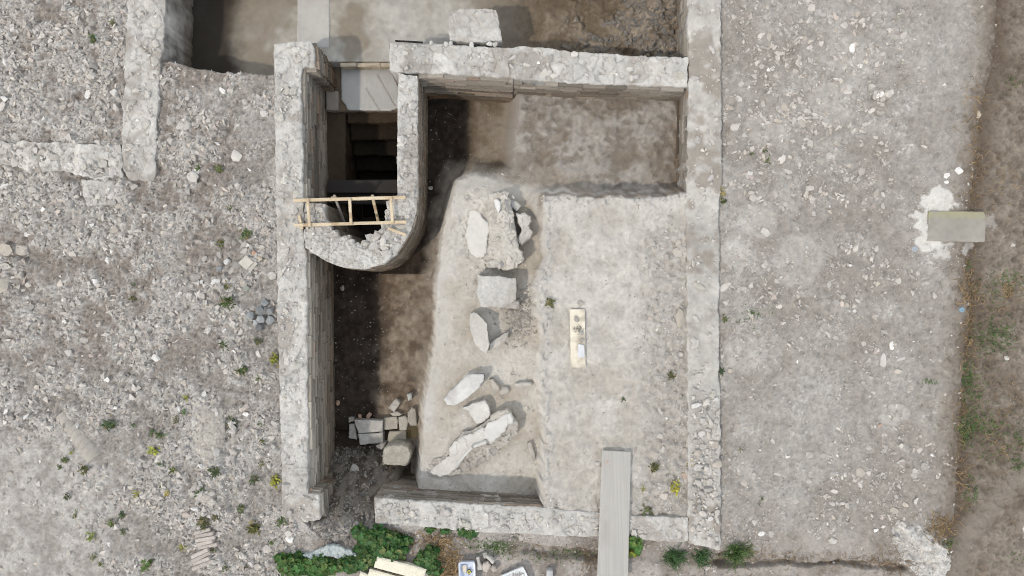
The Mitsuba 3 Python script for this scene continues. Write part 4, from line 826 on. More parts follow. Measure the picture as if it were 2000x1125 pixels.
gravel('gravel', 'small stones along the terrace edges', 7000, dB + 0.01 * dt, 0.008, 0.055, 404, cmul=1.08, power=3)
gravel('gravel', 'crumbled rubble on the ramp in the lower left gap', 1500, ramp, 0.015, 0.07, 405, cmul=0.5, kinds=VM)
gravel('gravel', 'rubble along the verge under the bottom wall', 2600, south * ss(1085, 1045, PY) + 0.15 * south, 0.01, 0.06, 406)
gravel('gravel', 'crumbs over the beige terraces', 5500, dt * (0.3 + ss(0.5, 0.65, f_hi) + (sB < 0) + 3.0 * (sB < 0) * np.exp(-((PX - 945 + 0.12 * (PY - 600) ) / 55) ** 2) * ss(0.42, 0.55, f_hi)), 0.006, 0.026, 415, cmul=1.15, power=2)
gravel('gravel', 'crumbs on the brown court floor', 2200, nefl + 0.4 * corr, 0.007, 0.03, 407, cmul=0.8)
gravel('gravel', 'brown earth clods in the right part of the upper room', 900, clods * ss(1050, 1250, PX) * ss(0.35, 0.55, f_mid), 0.02, 0.11, 408, kinds=VM, cmul=0.5, weights=(0, 0.3, 0.7, 0, 0))
gravel('gravel', 'crumbs of lime in the bright heap at the lower right', 2200, okm * (lmh + 0.25 * ndimage.gaussian_filter(lmh, 10)), 0.007, 0.04, 409, weights=(0, 0, 0, 0, 1))
gravel('gravel', 'few pebbles on the brown field', 500, okm & (region == 5), 0.008, 0.03, 410, cmul=0.9)
gravel('gravel', 'broken stones bedded on the lower end of the right wall', 260, strip, 0.02, 0.08, 411, kinds=VM, zf=0.0, cmul=1.3, flat=0.35, weights=(0.9, 0.05, 0.05, 0, 0))
gravel('gravel', 'dirt crumbs beside the square block on the middle terrace', 700, okm * np.exp(-(((PX - 1015) / 26) ** 2 + ((PY - 620) / 40) ** 2)), 0.012, 0.07, 412, kinds=VM, cmul=0.9)

LAND = {'the ribbed column piece': (148, 856), 'the cobble heap': (512, 615), 'the square tile': (480, 513), 'the crumbled hump': (405, 850), 'the pinkish brick fan': (393, 1058), 'the masonry pad': (190, 376), 'the upper left wall': (270, 200), 'the plank': (1200, 1000), 'the plywood board': (1128, 660), 'the right wall': (1408, 560), 'the long wall end': (585, 1010), 'the big white angular stone': (460, 304), 'the small layered hump': (400, 972), 'the plastic sheet': (645, 1080), 'the bottom wall end': (1345, 1035), 'the concrete lid': (1870, 442), 'the largest round stone': (1682, 922), 'the round flat stone': (1533, 207), 'the wide white sherd': (1727, 704), 'the white lime heap': (1795, 1072), 'the kite-shaped stone': (1713, 377), 'the white triangular stone': (1497, 453)}
ORD = [q + 'nearest' for q in ('', 'second ', 'third ', 'fourth ', 'fifth ', 'sixth ', 'seventh ', 'eighth ', 'ninth ', 'tenth ', 'eleventh ', 'twelfth ', 'thirteenth ', 'fourteenth ', 'fifteenth ', 'sixteenth ', 'seventeenth ', 'eighteenth ', 'nineteenth ', 'twentieth ')] + [f'{q}th nearest' for q in range(21, 60) if q % 10 not in (1, 2, 3)]
def weed_label(px, py, kind):
    nm = min(LAND, key=lambda k: math.hypot(px - LAND[k][0], py - LAND[k][1]))
    dx, dy = px - LAND[nm][0], py - LAND[nm][1]
    side = ('right of' if dx > 0 else 'left of') if abs(dx) > abs(dy) else ('below' if dy > 0 else 'above')
    return nm, side, math.hypot(dx, dy)
TONES = ('pale', 'grey', 'tan', 'pinkish', 'white')
made_rubble = []
def rubble(n, dens, smin, smax, seed, where, group, cm=1.0, weights=(0.56, 0.2, 0.1, 0.06, 0.08), flat=0.4, zf=None):
    r = np.random.default_rng(seed)
    pts = scatter(n * 3, dens, r); keep = []
    for p in pts:
        if all(np.hypot(*(p - q)) > 0.11 for q in keep): keep.append(p)
        if len(keep) == n: break
    for p in keep:
        s = smin + (smax - smin) * r.random() ** 1.8
        sz = np.array([[s, s * r.uniform(0.5, 0.9), s * flat * r.uniform(0.6, 1.1)]])
        z = (hz(*p) if zf is None else zf) + sz[0, 2] * 0.35
        tone = r.choice(5, p=np.array(weights) / sum(weights))
        col = np.array([[PALE, GREY, TAN, PINK, WHITE][tone]]) * (1 + 0.12 * r.standard_normal()) * cm
        t = thing('rubble_stone', '', 'stone', group)
        put(t, stones(np.array([[*p, z]]), sz, col, VL, 0.15, r))
        nm, sd, ds = weed_label(1000 + p[0] * 100, 562.5 - p[1] * 100, 0)
        made_rubble.append((t, TONES[tone], where, nm, sd, ds))
def label_rubble():
    groups_ = {}
    for q in made_rubble: groups_.setdefault(q[1:5], []).append((q[5], q[0]))
    for (tone, where, nm, sd), v_ in groups_.items():
        for k, (_, key) in enumerate(sorted(v_)):
            labels[key]['label'] = f"{ORD[k] + ' ' if len(v_) > 1 else ''}{tone} rubble stone {where + ' ' if where else ''}{sd} {nm}"
rubble(104, dw, 0.06, 0.13, 501, '', 'rubble stones on the western ground', 1.2)
rubble(26, west * np.exp(-(((PX - 450) / 70) ** 2 + ((PY - 540) / 55) ** 2)), 0.08, 0.14, 502, 'in the cluster', 'stones clustered above the cobble heap', 1.02)
rubble(90, de, 0.055, 0.115, 503, '', 'rubble stones on the eastern ground', 1.22)
rubble(36, dB * ss(1200, 1260, PX), 0.05, 0.10, 504, '', 'rubble stones on the high terrace', 1.05)
rubble(40, strip, 0.07, 0.12, 505, 'atop the wall', 'broken stones on the right wall', 1.1, zf=0.02)
label_rubble()

# ---------------------------------------------------------------- planks and boards
t = thing('grey_plank', 'long weathered grey plank laid over the bottom wall', 'plank')
P4 = W([(1177, 881), (1233, 884), (1226, 1135), (1166, 1135)], 0.10)
P4 = np.array([[*P4[0], 0.06], [*P4[1], 0.06], [*P4[2], 0.12], [*P4[3], 0.12]])
lw = (P4[3] - P4[0]) / np.linalg.norm(P4[3] - P4[0])
mid0, mid1 = (P4[0] * 0.515 + P4[1] * 0.485), (P4[3] * 0.515 + P4[2] * 0.485)
def planked(a, b, c_, d_, th=0.05):
    v = np.vstack([np.array([a, b, c_, d_]), np.array([a, b, c_, d_]) - [0, 0, th]])
    cen = v.mean(0); e = 0.006
    vt = v[:4] + (cen - v[:4]) * [e * 1.5, e, 0]
    v = np.vstack([vt, v[:4] - [0, 0, 0.008], v[4:]])
    f = [[0, 2, 1], [0, 3, 2]]
    for k in (0, 4):
        for i in range(4):
            j = (i + 1) % 4; f += [[k + i, k + j, k + 4 + j], [k + i, k + 4 + j, k + 4 + i]]
    f += [[8, 9, 10], [8, 10, 11]]
    m = trimesh.Trimesh(v, np.array(f), process=False); m.fix_normals()
    return np.array(m.vertices), np.array(m.faces)
ga = np.array([0.0018, 0, 0])
put(t, planked(P4[0], P4[1], P4[2], P4[3]), 'grey_timber')
t = thing('plywood_board', 'narrow light plywood board with finds on the high terrace', 'board')
P5 = W([(1113, 604), (1142, 604), (1144, 718), (1115, 718)], 0.03); P5 = np.c_[P5, np.full(4, 0.03)]
put(t, planked(*P5, 0.035), 'plywood')
for lb, a, b, w_, h_, col in (('upper grey oval stone on the plywood board', 1126, 624, 11, 18, (0.36, 0.34, 0.32)), ('middle grey stone on the plywood board', 1135, 650, 11, 11, (0.37, 0.355, 0.335)), ('lowest rounded stone on the plywood board, above the paper', 1136, 664, 11, 13, (0.34, 0.32, 0.30))):
    r = np.random.default_rng(a * b); p = W([(a, b)], 0.04)[0]
    t = thing('find_stone', lb, 'stone'); put(t, stones(np.array([[0, 0, 0.0]]), np.array([[0.05, 0.05, 0.04]]), np.array([col]), VL, 0.1, r)); v = None
    m = stones(np.array([[0, 0, 0.0]]), np.array([[w_ / 200, h_ / 200, 0.04]]), np.array([col]), VL, 0.0, r)
    put(t, (m[0] + [*p, 0.055], m[1], m[2]))
r = np.random.default_rng(77); n_ = 70
p = W(np.c_[r.normal(1131, 5, n_), r.normal(643, 4, n_)], 0.04)
t = thing('sherd_pile', 'small pile of dark sherds on the plywood board', 'sherds', kind='stuff'); put(t, stones(np.c_[p, np.full(n_, 0.042)], np.tile([0.017, 0.012, 0.008], (n_, 1)), stone_colors(n_, (0.3, 0.7, 0, 0, 0), r) * 0.6, VS, 0.3, r))
def sheet(px, z, col, seed, name, label, cat, amp=0.01, mat='plastic', res=0.02, th=0.01, freq=8):
    t = thing(name, label, cat)
    put(t, mass(W(px, z), z, z - th, col, res=res, jit=0.004, round_=0.004, amp=amp, freq=freq, var=0.04, seed=seed, rows=1, cap=True), mat)
sheet([(1130, 672), (1141, 674), (1142, 698), (1130, 699), (1128, 690)], 0.06, (0.60, 0.62, 0.66), 601, 'find_bag', 'crumpled whitish plastic bag at the lower end of the plywood board', 'bag', 0.018)

# concrete lid
t = thing('concrete_lid', 'rectangular grey concrete lid with yellow moss along its upper edge', 'lid')
v, f, c = mass(W([(1818, 411), (1926, 413), (1929, 424), (1927, 472), (1890, 472), (1815, 470)], -0.06), -0.10, -0.5, (0.325, 0.31, 0.28), res=0.022, jit=0.007, round_=0.015, amp=0.010, freq=2, var=0.22, seed=610)
py_ = 562.5 - v[:, 1] * 100 * H / (H + 0.06); px_ = 1000 + v[:, 0] * 100 * H / (H + 0.06)
ms = ss(432, 418, py_ + 10 * (fb(v[:, 0], v[:, 1], 6, 3, 5) - 0.5)) * ss(0.35, 0.6, fb(v[:, 0], v[:, 1], 3, 3, 6) + 0.1)
part(t, 'slab', (v, f, mixc(c, (0.36, 0.345, 0.20), 0.6 * ms)))
# blue plastic scraps
sheet([(1781, 484), (1788, 480), (1794, 486), (1789, 493), (1781, 491)], hz(*W([(1787, 487)], -.15)[0]) + 0.01, (0.33, 0.36, 0.40), 611, 'plastic_scrap', 'faded grey-blue scrap left of the concrete lid', 'scrap')
sheet([(1873, 603), (1880, 600), (1886, 605), (1882, 610), (1875, 609)], hz(*W([(1879, 605)], -.2)[0]) + 0.03, (0.22, 0.36, 0.46), 612, 'plastic_scrap', 'blue scrap on the root-lined scarp below the lid', 'scrap')

# bottom edge: boards, tray, boxes, stones, plastic sheet
t = thing('foam_board', 'cream slab lying slantwise in the green clump, uppermost of three', 'board')
put(t, mass(W([(736, 1087), (833, 1113), (826, 1134), (729, 1109)], 0.12), 0.12, 0.0, (0.76, 0.725, 0.60), res=0.03, jit=0.004, amp=0.006, var=0.06, seed=620, cap=True))
t = thing('foam_board', 'cream slab slantwise below the uppermost one', 'board')
put(t, mass(W([(722, 1112), (800, 1133), (795, 1150), (716, 1130)], 0.10), 0.10, -0.02, (0.76, 0.725, 0.60), res=0.03, jit=0.004, amp=0.006, var=0.06, seed=621, cap=True))
t = thing('foam_board', 'cream slab corner at the left of the slanting slabs', 'board')
put(t, mass(W([(704, 1117), (720, 1124), (722, 1150), (694, 1150)], 0.06), 0.06, -0.05, (0.76, 0.73, 0.61), res=0.03, jit=0.004, amp=0.006, var=0.06, seed=622, cap=True))
def tray(name, label, cat, px, z, depth, rim, col):
    """an open plastic tray: outer wall, rim, inner wall and bottom"""
    t = thing(name, label, cat)
    P = shapely.Polygon(W(px, z)).buffer(-0.04).buffer(0.04, quad_segs=4)
    n = 48
    ring = lambda pl: np.array([pl.exterior.interpolate(s, normalized=True).coords[0] for s in np.linspace(0, 1, n, endpoint=False)])
    rings = [(ring(P.buffer(-0.03)), z - depth), (ring(P), z), (ring(P.buffer(-0.006)), z + 0.008), (ring(P.buffer(-rim)), z + 0.004), (ring(P.buffer(-rim - 0.025)), z - depth * 0.85)]
    V = np.vstack([np.c_[a, np.full(n, zz)] for a, zz in rings]); f = []
    for k in range(4):
        for i in range(n):
            j = (i + 1) % n; a, b, c, d = k * n + i, k * n + j, (k + 1) * n + j, (k + 1) * n + i; f += [[a, b, c], [a, c, d]]
    m = len(V); V = np.vstack([V, V[4 * n:].mean(0)]); f += [[4 * n + i, 4 * n + (i + 1) % n, m] for i in range(n)]
    put(t, (V, np.array(f), np.tile(np.asarray(col, float), (len(V), 1))), 'plastic')
    return t
tray('plastic_tray', 'pale blue plastic tray with small items at the bottom edge', 'tray', [(895, 1098), (928, 1097), (930, 1150), (897, 1152)], 0.10, 0.14, 0.03, (0.55, 0.61, 0.72))
sheet([(903, 1105), (911, 1104), (911, 1118), (904, 1119)], 0.03, (0.66, 0.60, 0.50), 630, 'paper_packet', 'small cream packet inside the blue tray', 'packet', 0.004, 'stone')
t = thing('label_disc', 'small yellow and black badge inside the blue tray', 'badge')
cb = W([(916, 1117)], 0.02)[0]; th_ = np.linspace(0, 2 * np.pi, 20, endpoint=False)
def disc(r_, z_, col, sq=False):
    ring_ = np.stack([cb[0] + r_ * np.cos(th_), cb[1] + r_ * np.sin(th_), np.full(20, z_)], 1)
    if sq: ring_ = np.array([[cb[0] + r_ * a, cb[1] + r_ * b, z_] for a, b in ((0, 1.25), (-1.25, 0), (0, -1.25), (1.25, 0))])
    n = len(ring_); low_ = ring_ - [0, 0, 0.012]; V = np.vstack([ring_, low_, ring_.mean(0)])
    f = [[i, (i + 1) % n, 2 * n] for i in range(n)] + [q for i in range(n) for q in ([i, n + i, n + (i + 1) % n], [i, n + (i + 1) % n, (i + 1) % n])]
    return V, np.array(f), np.tile(np.asarray(col, float), (len(V), 1))
part(t, 'backing', disc(0.05, 0.02, (0.05, 0.05, 0.05), True), 'plastic'); part(t, 'disc', disc(0.036, 0.03, (0.60, 0.55, 0.12)), 'plastic'); part(t, 'centre', disc(0.018, 0.04, (0.10, 0.10, 0.07)), 'plastic')
tray('plastic_tray', 'white plastic tray turned cornerwise at the bottom edge', 'tray', [(970, 1128), (1022, 1106), (1038, 1140), (985, 1165)], 0.08, 0.12, 0.035, (0.66, 0.69, 0.71))
r = np.random.default_rng(9); n_ = 40; p = W(np.c_[r.normal(1010, 9, n_), r.normal(1124, 4, n_)], 0.0)
t = thing('sherd_pile', 'grey sherds lying in the white tray', 'sherds', kind='stuff'); put(t, stones(np.c_[p, np.full(n_, 0.0)], np.tile([0.022, 0.016, 0.01], (n_, 1)), stone_colors(n_, (0.5, 0.5, 0, 0, 0), r), VS, 0.3, r))
block('pale_box', 'small pale box at the bottom edge right of the white tray', [(1068, 1115), (1080, 1116), (1079, 1136), (1067, 1135)], 0.06, -0.2, (0.48, 0.49, 0.50), seed=640, jit=0.003, amp=0.003, cat='box')
for i, (lb, pp, c_) in enumerate((('long pale stone right of the blue tray', [(929, 1090), (936, 1088), (941, 1113), (932, 1114)], (0.56, 0.54, 0.52)), ('pale pinkish stone lump in the group right of the blue tray', [(944, 1100), (953, 1098), (958, 1106), (951, 1120), (943, 1115)], (0.53, 0.48, 0.44)), ('thin slanting stone bar in the group right of the blue tray', [(949, 1088), (953, 1086), (965, 1097), (962, 1102)], (0.55, 0.53, 0.50)), ('rounded tan stone rightmost in the group by the blue tray', [(961, 1104), (969, 1107), (972, 1114), (963, 1119), (957, 1113)], (0.47, 0.43, 0.39)), ('small stone uppermost in the group by the blue tray', [(942, 1082), (949, 1082), (952, 1088), (946, 1092)], (0.44, 0.42, 0.39)))):
    block('loose_stone', lb, pp, 0.06, -0.15, c_, seed=650 + i, cat='stone', round_=0.025)
t = thing('plastic_sheet', 'crumpled translucent plastic sheet half buried at the lower left', 'plastic sheet')
sp_ = W([(590, 1086), (612, 1076), (638, 1066), (652, 1065), (668, 1069), (684, 1078), (698, 1087), (676, 1088), (664, 1093), (650, 1088), (634, 1093), (612, 1094), (600, 1096)], 0.0)
v, f, c = mass(sp_, lambda x, y: -0.03 + 0.10 * np.abs(fb(x, y, 4, 3, 661) - 0.5) * 2, -0.12, (0.40, 0.45, 0.455), res=0.016, jit=0.03, amp=0.05, freq=5, var=0.05, seed=661, rows=1)
put(t, (v, f, c), 'plastic')

# ---------------------------------------------------------------- plants
def leaves(base, dirs, elev, L, wd, col, cup=0.2):
    """n leaves: four-cornered, folded along the rib; base (n,3)"""
    n = len(base)
    t_ = np.stack([np.cos(dirs) * np.cos(elev), np.sin(dirs) * np.cos(elev), np.sin(elev)], 1); s_ = np.stack([-np.sin(dirs), np.cos(dirs), 0 * dirs], 1)
    up = np.array([0, 0, 1.0])
    L, wd = L[:, None], wd[:, None]
    v = np.stack([base, base + t_ * L * 0.5 + s_ * wd / 2 + up * cup * wd, base + t_ * L - up * 0.15 * L, base + t_ * L * 0.5 - s_ * wd / 2 + up * cup * wd], 1)
    f = (np.array([[0, 1, 2], [0, 2, 3]])[None] + (np.arange(n) * 4)[:, None, None])[:, [0, 1]][:, :, ::-1].reshape(-1, 3)
    c = np.repeat(col, 4, 0) * (1 + 0.1 * rng.standard_normal((n * 4, 1)))
    return v.reshape(-1, 3), f, c
GREEN, YEL = (0.095, 0.145, 0.05), (0.27, 0.30, 0.06)
WEEDS = [(222, 48, 8, 0), (185, 78, 8, 0), (205, 118, 7, 0), (375, 118, 9, 0), (430, 330, 9, 0), (485, 458, 14, 0), (450, 405, 9, 0), (432, 475, 9, 0), (445, 560, 9, 0), (448, 591, 14, 0), (262, 556, 9, 0), (258, 582, 8, 0), (440, 673, 11, 0), (505, 667, 11, 0), (470, 722, 13, 0), (507, 738, 8, 0), (218, 827, 11, 0), (296, 845, 8, 0), (315, 848, 11, 0), (302, 880, 10, 1), (318, 904, 9, 0), (341, 915, 11, 0), (455, 825, 12, 0), (365, 776, 9, 1), (362, 803, 8, 0), (346, 820, 7, 0), (268, 962, 9, 1), (393, 962, 14, 0), (425, 918, 10, 0), (240, 1005, 8, 0), (220, 1021, 10, 0), (241, 1038, 8, 0), (180, 1045, 10, 1), (358, 1067, 12, 1), (400, 1018, 12, 0), (290, 1100, 13, 0), (418, 1075, 8, 0), (443, 1107, 11, 0), (497, 935, 11, 0), (537, 938, 12, 1), (511, 907, 7, 0), (472, 994, 11, 0), (499, 1031, 12, 0), (533, 1058, 11, 0), (553, 1016, 10, 0), (512, 828, 8, 0), (1072, 591, 11, 0), (1262, 995, 11, 0), (1275, 912, 9, 0), (1318, 949, 12, 1), (1352, 903, 11, 1), (1412, 393, 10, 0), (1411, 376, 8, 1), (1495, 292, 7, 0), (1500, 311, 7, 0), (1382, 246, 6, 0), (1215, 778, 7, 0), (1313, 734, 8, 0), (1416, 622, 6, 0), (1485, 984, 6, 0), (1408, 725, 7, 0), (185, 1086, 9, 0), (140, 883, 7, 1), (129, 898, 7, 0), (168, 917, 9, 0), (135, 968, 9, 0), (117, 912, 7, 0), (150, 1004, 6, 0), (478, 722, 9, 0), (536, 700, 9, 1), (263, 829, 6, 0), (425, 1010, 8, 0), (200, 1100, 9, 0), (320, 945, 8, 0), (330, 962, 9, 1), (546, 715, 7, 1), (1285, 915, 5, 0), (1255, 952, 7, 1), (1490, 975, 5, 0), (480, 1105, 7, 0), (388, 330, 8, 0), (1470, 300, 5, 0), (187, 79, 6, 0), (516, 860, 8, 0), (1448, 880, 6, 0)]
info = [weed_label(a, b, k) for a, b, r_, k in WEEDS]
order = {}
for i, (nm, sd, ds) in enumerate(info): order.setdefault((nm, sd, WEEDS[i][3]), []).append((ds, i))
rank = {i: k for v_ in order.values() for k, (_, i) in enumerate(sorted(v_))}
for i, (a, b, rad_, kind) in enumerate(WEEDS):
    r = np.random.default_rng(700 + i)
    p = W([(a, b)], -0.1)[0]; z0 = hz(*p)
    rad_ = rad_ * r.uniform(0.75, 1.25); n = int(8 + rad_ * r.uniform(1.2, 3.0)); ph = r.uniform(0, 2 * np.pi, n); rr = rad_ / 100; slim = r.uniform(0.14, 0.42)
    bs = np.c_[p[0] + r.normal(0, rr * 0.3, n), p[1] + r.normal(0, rr * 0.3, n), z0 + r.uniform(0.0, rr * 0.5, n)]
    base = np.array(YEL if kind else GREEN) * r.uniform(0.7, 1.3) * np.array([r.uniform(0.85, 1.45), 1.0, r.uniform(0.8, 1.5)]); col = base[None] * r.uniform(0.55, 1.4, (n, 1)); col[: n // 7] = np.array([0.27, 0.22, 0.12]) * r.uniform(0.7, 1.2)
    nm, sd, _ = info[i]
    t = thing('weed', f"{ORD[min(rank[i], 7)]} {'yellow-green' if kind else 'dark green'} weed {sd} {nm}", 'weed')
    put(t, leaves(bs, ph, r.uniform(0.1, 0.9, n), rr * r.uniform(0.4, 1.15, n), rr * slim * r.uniform(0.7, 1.3, n), col), 'leaf')

def bush(name, label, ell, n, leaf_r, hgt, seed, col=(0.035, 0.105, 0.028), cat='plant'):
    r = np.random.default_rng(seed); pos = []
    for cx, cy, rx, ry, k in ell:
        m = int(n * k); a_, q = r.uniform(0, 2 * np.pi, m), np.sqrt(r.uniform(0, 1, m))
        wob = 1 + 0.25 * np.sin(a_ * 3 + cx) + 0.15 * np.sin(a_ * 7)
        p = W(np.c_[cx + rx * q * wob * np.cos(a_), cy + ry * q * wob * np.sin(a_)], 0.1)
        z = hz(p[:, 0], p[:, 1]) + 0.03 + hgt * np.sqrt(np.clip(1 - q ** 2, 0, 1)) * r.uniform(0.35, 1.0, m) * (0.55 + 0.45 * fb(p[:, 0], p[:, 1], 3, 2, seed))
        pos.append(np.c_[p, z])
    pos = np.vstack(pos); m = len(pos); K = 7
    th = np.linspace(0, 2 * np.pi, K, endpoint=False)[None] + r.uniform(0, 7, (m, 1))
    rad = leaf_r * r.uniform(0.55, 1.2, (m, 1)) * (1 + 0.12 * np.sin(th * 5)); rad[:, 0] *= 0.45
    nx, ny = r.normal(0, 0.35, m), r.normal(0, 0.35, m)
    ring = np.stack([rad * np.cos(th), rad * np.sin(th), 0 * rad], 2); ring[..., 2] = -nx[:, None] * ring[..., 0] - ny[:, None] * ring[..., 1] + 0.25 * rad
    V = np.concatenate([np.zeros((m, 1, 3)), ring], 1) + pos[:, None]
    f = np.array([[0, 1 + i, 1 + (i + 1) % K] for i in range(K)])
    F = (f[None] + (np.arange(m) * (K + 1))[:, None, None]).reshape(-1, 3)
    c = np.array(col)[None] * r.uniform(0.65, 1.5, (m, 1)) * np.array([1.0, 1.0, 1.0]); c[:, 0] *= r.uniform(0.8, 1.9, m); dry_ = r.random(m) < 0.025; c[dry_] = np.array([0.15, 0.17, 0.06])
    cv = np.repeat(c, K + 1, 0); cv[::K + 1] *= 1.25
    t = thing(name, label, cat)
    part(t, 'foliage', (V.reshape(-1, 3), F, cv), 'leaf')
    q = r.choice(m, min(m, 60), replace=False); foot = np.c_[pos[q, :2] * 0.7 + pos[:, :2].mean(0) * 0.3, hz(pos[q, 0], pos[q, 1])]
    part(t, 'stem', join([bar(a, b + [0.001, 0, 0], 0.008, 0.008, (0.10, 0.14, 0.05)) for a, b in zip(foot, pos[q])]), 'leaf', kind='stuff')
bush('leafy_plant', 'largest dark green leafy clump below the gap in the walls', [(742, 1055, 44, 18, 0.4), (752, 1075, 50, 20, 0.4), (718, 1090, 26, 22, 0.2), (700, 1046, 14, 12, 0.05)], 900, 0.055, 0.30, 801)
bush('leafy_plant', 'spreading green clump at the bottom edge under the plastic sheet', [(580, 1108, 48, 20, 0.45), (630, 1110, 46, 18, 0.4), (555, 1100, 16, 14, 0.1)], 760, 0.055, 0.22, 802, (0.04, 0.115, 0.028))
bush('leafy_plant', 'small green patch between the plastic sheet and the cream slabs', [(688, 1104, 20, 16, 1.0)], 170, 0.05, 0.18, 803)
bush('leafy_plant', 'upright green clump right of the cream slabs', [(834, 1098, 20, 22, 1.0), (848, 1115, 14, 12, 0.3)], 240, 0.05, 0.25, 804)
bush('leafy_plant', 'green leafy clump hugging the right edge of the plank', [(1238, 1062, 12, 14, 0.6), (1248, 1072, 10, 16, 0.5)], 150, 0.045, 0.2, 805, (0.05, 0.14, 0.03))
bush('leafy_plant', 'bright young plant below the clump beside the plank', [(1238, 1087, 12, 8, 1.0)], 60, 0.035, 0.1, 806, (0.12, 0.20, 0.03))
bush('leafy_plant', 'small dark leafy plant under the bottom wall, left of the grassy strip', [(915, 1048, 16, 9, 0.7), (903, 1042, 8, 6, 0.3)], 110, 0.045, 0.14, 807)
bush('leafy_plant', 'tiny leafy plant under the bottom wall near the green clump', [(868, 1042, 10, 6, 0.6), (838, 1040, 8, 5, 0.4)], 60, 0.035, 0.1, 808)

def blades(p, n, L, w, spread, r, col, lean=0.6):
    ph = r.uniform(0, 2 * np.pi, n); el = np.pi / 2 - np.abs(r.normal(0, lean, n)); l = L * r.uniform(0.4, 1.0, n)
    b = p + np.c_[r.normal(0, spread, (n, 2)), np.zeros(n)] if p.ndim == 1 else p
    if p.ndim == 1: b = np.c_[b[:, :2], hz(b[:, 0], b[:, 1])]
    t1 = np.stack([np.cos(ph) * np.cos(el), np.sin(ph) * np.cos(el), np.sin(el)], 1); e2 = el - 0.6; t2 = np.stack([np.cos(ph) * np.cos(e2), np.sin(ph) * np.cos(e2), np.sin(e2)], 1)
    s_ = np.stack([-np.sin(ph), np.cos(ph), 0 * ph], 1) * w / 2
    m = b + t1 * l[:, None] * 0.55
    v = np.stack([b - s_, b + s_, m + s_ * 0.8, m - s_ * 0.8, m + t2 * l[:, None] * 0.45], 1)
    f = (np.array([[0, 1, 2], [0, 2, 3], [3, 2, 4]])[None] + (np.arange(n) * 5)[:, None, None]).reshape(-1, 3)
    return v.reshape(-1, 3), f, np.repeat(np.asarray(col)[None] * r.uniform(0.6, 1.4, (n, 1)), 5, 0)
for i, (lb, a, b, n, L, c_) in enumerate((('dark grass tuft at the foot of the bottom wall, largest of three', 1320, 1092, 260, 0.34, (0.05, 0.105, 0.035)), ('dark grass tuft between the two larger tufts right of the plank', 1375, 1092, 150, 0.26, (0.05, 0.11, 0.035)), ('spiky grass tuft below the end of the right wall', 1440, 1086, 240, 0.36, (0.065, 0.12, 0.03)), ('small bright grass tuft touching the right wall foot', 1462, 1076, 60, 0.2, (0.10, 0.14, 0.04)))):
    r = np.random.default_rng(820 + i); p = W([(a, b)])[0]
    t = thing('grass_tuft', lb, 'grass tuft'); put(t, blades(np.array([*p, 0.0]), n, L, 0.016, 0.07, r, c_, 0.85), 'leaf')
r = np.random.default_rng(830)
q = np.vstack([np.c_[r.normal(a, sx, n), r.normal(b, sy, n)] for a, b, sx, sy, n in ((a_, b_, sx_ * 1.15, sy_ * 1.2, max(20, int(n_ * 0.55))) for a_, b_, sx_, sy_, n_ in ((1935, 565, 30, 14, 200), (1965, 545, 16, 10, 160), (1930, 660, 22, 16, 500), (1955, 650, 16, 18, 300), (1890, 740, 8, 18, 450), (1905, 780, 12, 30, 250), (1908, 830, 20, 10, 600), (1884, 845, 6, 14, 350), (1960, 835, 30, 20, 220), (1990, 860, 8, 12, 120), (1992, 905, 8, 8, 150), (1950, 880, 25, 20, 150), (1895, 965, 8, 14, 200), (1980, 160, 8, 8, 60), (1850, 1058, 8, 5, 120), (1810, 745, 6, 3, 50), (1890, 515, 4, 5, 40), (1470, 612, 12, 6, 90), (1450, 628, 8, 4, 50), (960, 1060, 22, 6, 420), (975, 1068, 12, 6, 200), (1075, 1082, 30, 4, 160), (1120, 1078, 20, 4, 120), (1990, 1085, 10, 6, 50)))])
p = W(q, -0.25); B3 = np.c_[p, hz(p[:, 0], p[:, 1])]
t = thing('grass', 'short sparse green grass in the brown field and along the verge', 'grass', kind='stuff')
put(t, blades(B3, len(B3), 0.10, 0.014, 0, r, (0.095, 0.155, 0.05), 0.9), 'leaf')

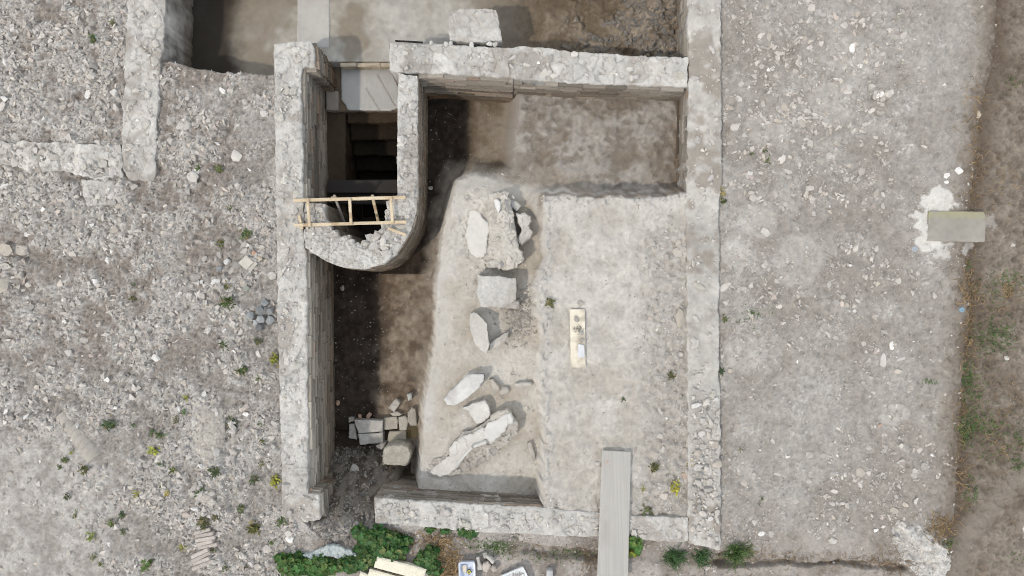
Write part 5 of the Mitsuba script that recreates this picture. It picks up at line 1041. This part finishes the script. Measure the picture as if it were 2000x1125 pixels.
def straw(name, label, spots, seed, L=0.3, w=0.010, col=(0.30, 0.215, 0.12)):
    r = np.random.default_rng(seed); items = []
    for a, b, sx, sy, n in spots:
        for _ in range(n):
            p = W([(r.normal(a, sx), r.normal(b, sy))], -0.2)[0]; ph = r.uniform(0, 2 * np.pi); l = L * r.uniform(0.3, 1.0); k = r.normal(0, 2.5)
            s = np.linspace(0, 1, 6); an = ph + k * s
            xy = p + np.c_[np.cumsum(np.cos(an)), np.cumsum(np.sin(an))] * l / 6
            z = hz(xy[:, 0], xy[:, 1]) + 0.015 + 0.05 * r.random() * np.sin(s * np.pi)
            tn = np.gradient(xy, axis=0); tn /= np.linalg.norm(tn, axis=1, keepdims=True); sd = np.c_[-tn[:, 1], tn[:, 0], np.zeros(6)] * w / 2 * r.uniform(0.5, 1.4)
            c3 = np.c_[xy, z]; v = np.vstack([c3 - sd, c3 + sd, c3 + [0, 0, w * 0.6]])
            f = [q for i in range(5) for q in ([i, i + 1, 12 + i], [i + 1, 13 + i, 12 + i], [12 + i, 13 + i, 6 + i], [13 + i, 7 + i, 6 + i])]
            items.append((v, np.array(f), np.tile(np.asarray(col) * r.uniform(0.45, 1.5), (18, 1))))
    t = thing(name, label, 'dry stalks', kind='stuff'); put(t, join(items))
straw('dry_stalks', 'tangle of dry brown stalks between the green clumps and the blue tray', [(868, 1090, 14, 22, 190), (855, 1065, 12, 10, 60), (800, 1050, 30, 6, 40), (880, 1110, 10, 12, 80)], 840, 0.38, 0.012)
straw('dry_stalks', 'dry roots and stalks along the scarp of the brown field', [(1892, 560, 12, 30, 110), (1890, 640, 10, 40, 90), (1875, 800, 8, 40, 70), (1900, 220, 14, 30, 50), (1905, 330, 10, 50, 60), (1880, 920, 10, 40, 60), (1835, 1030, 14, 14, 160), (1970, 570, 14, 14, 60), (1940, 350, 40, 40, 50), (1960, 830, 30, 40, 50)], 841, 0.26, 0.009)
straw('dry_stalks', 'dry stalks along the furrow at the lower right', [(1520, 1085, 60, 8, 130), (1690, 1095, 30, 10, 110), (1740, 1100, 20, 10, 80), (1420, 1090, 40, 10, 60), (1060, 1075, 50, 6, 50), (1150, 1100, 12, 16, 70)], 842, 0.22, 0.008, (0.24, 0.18, 0.12))
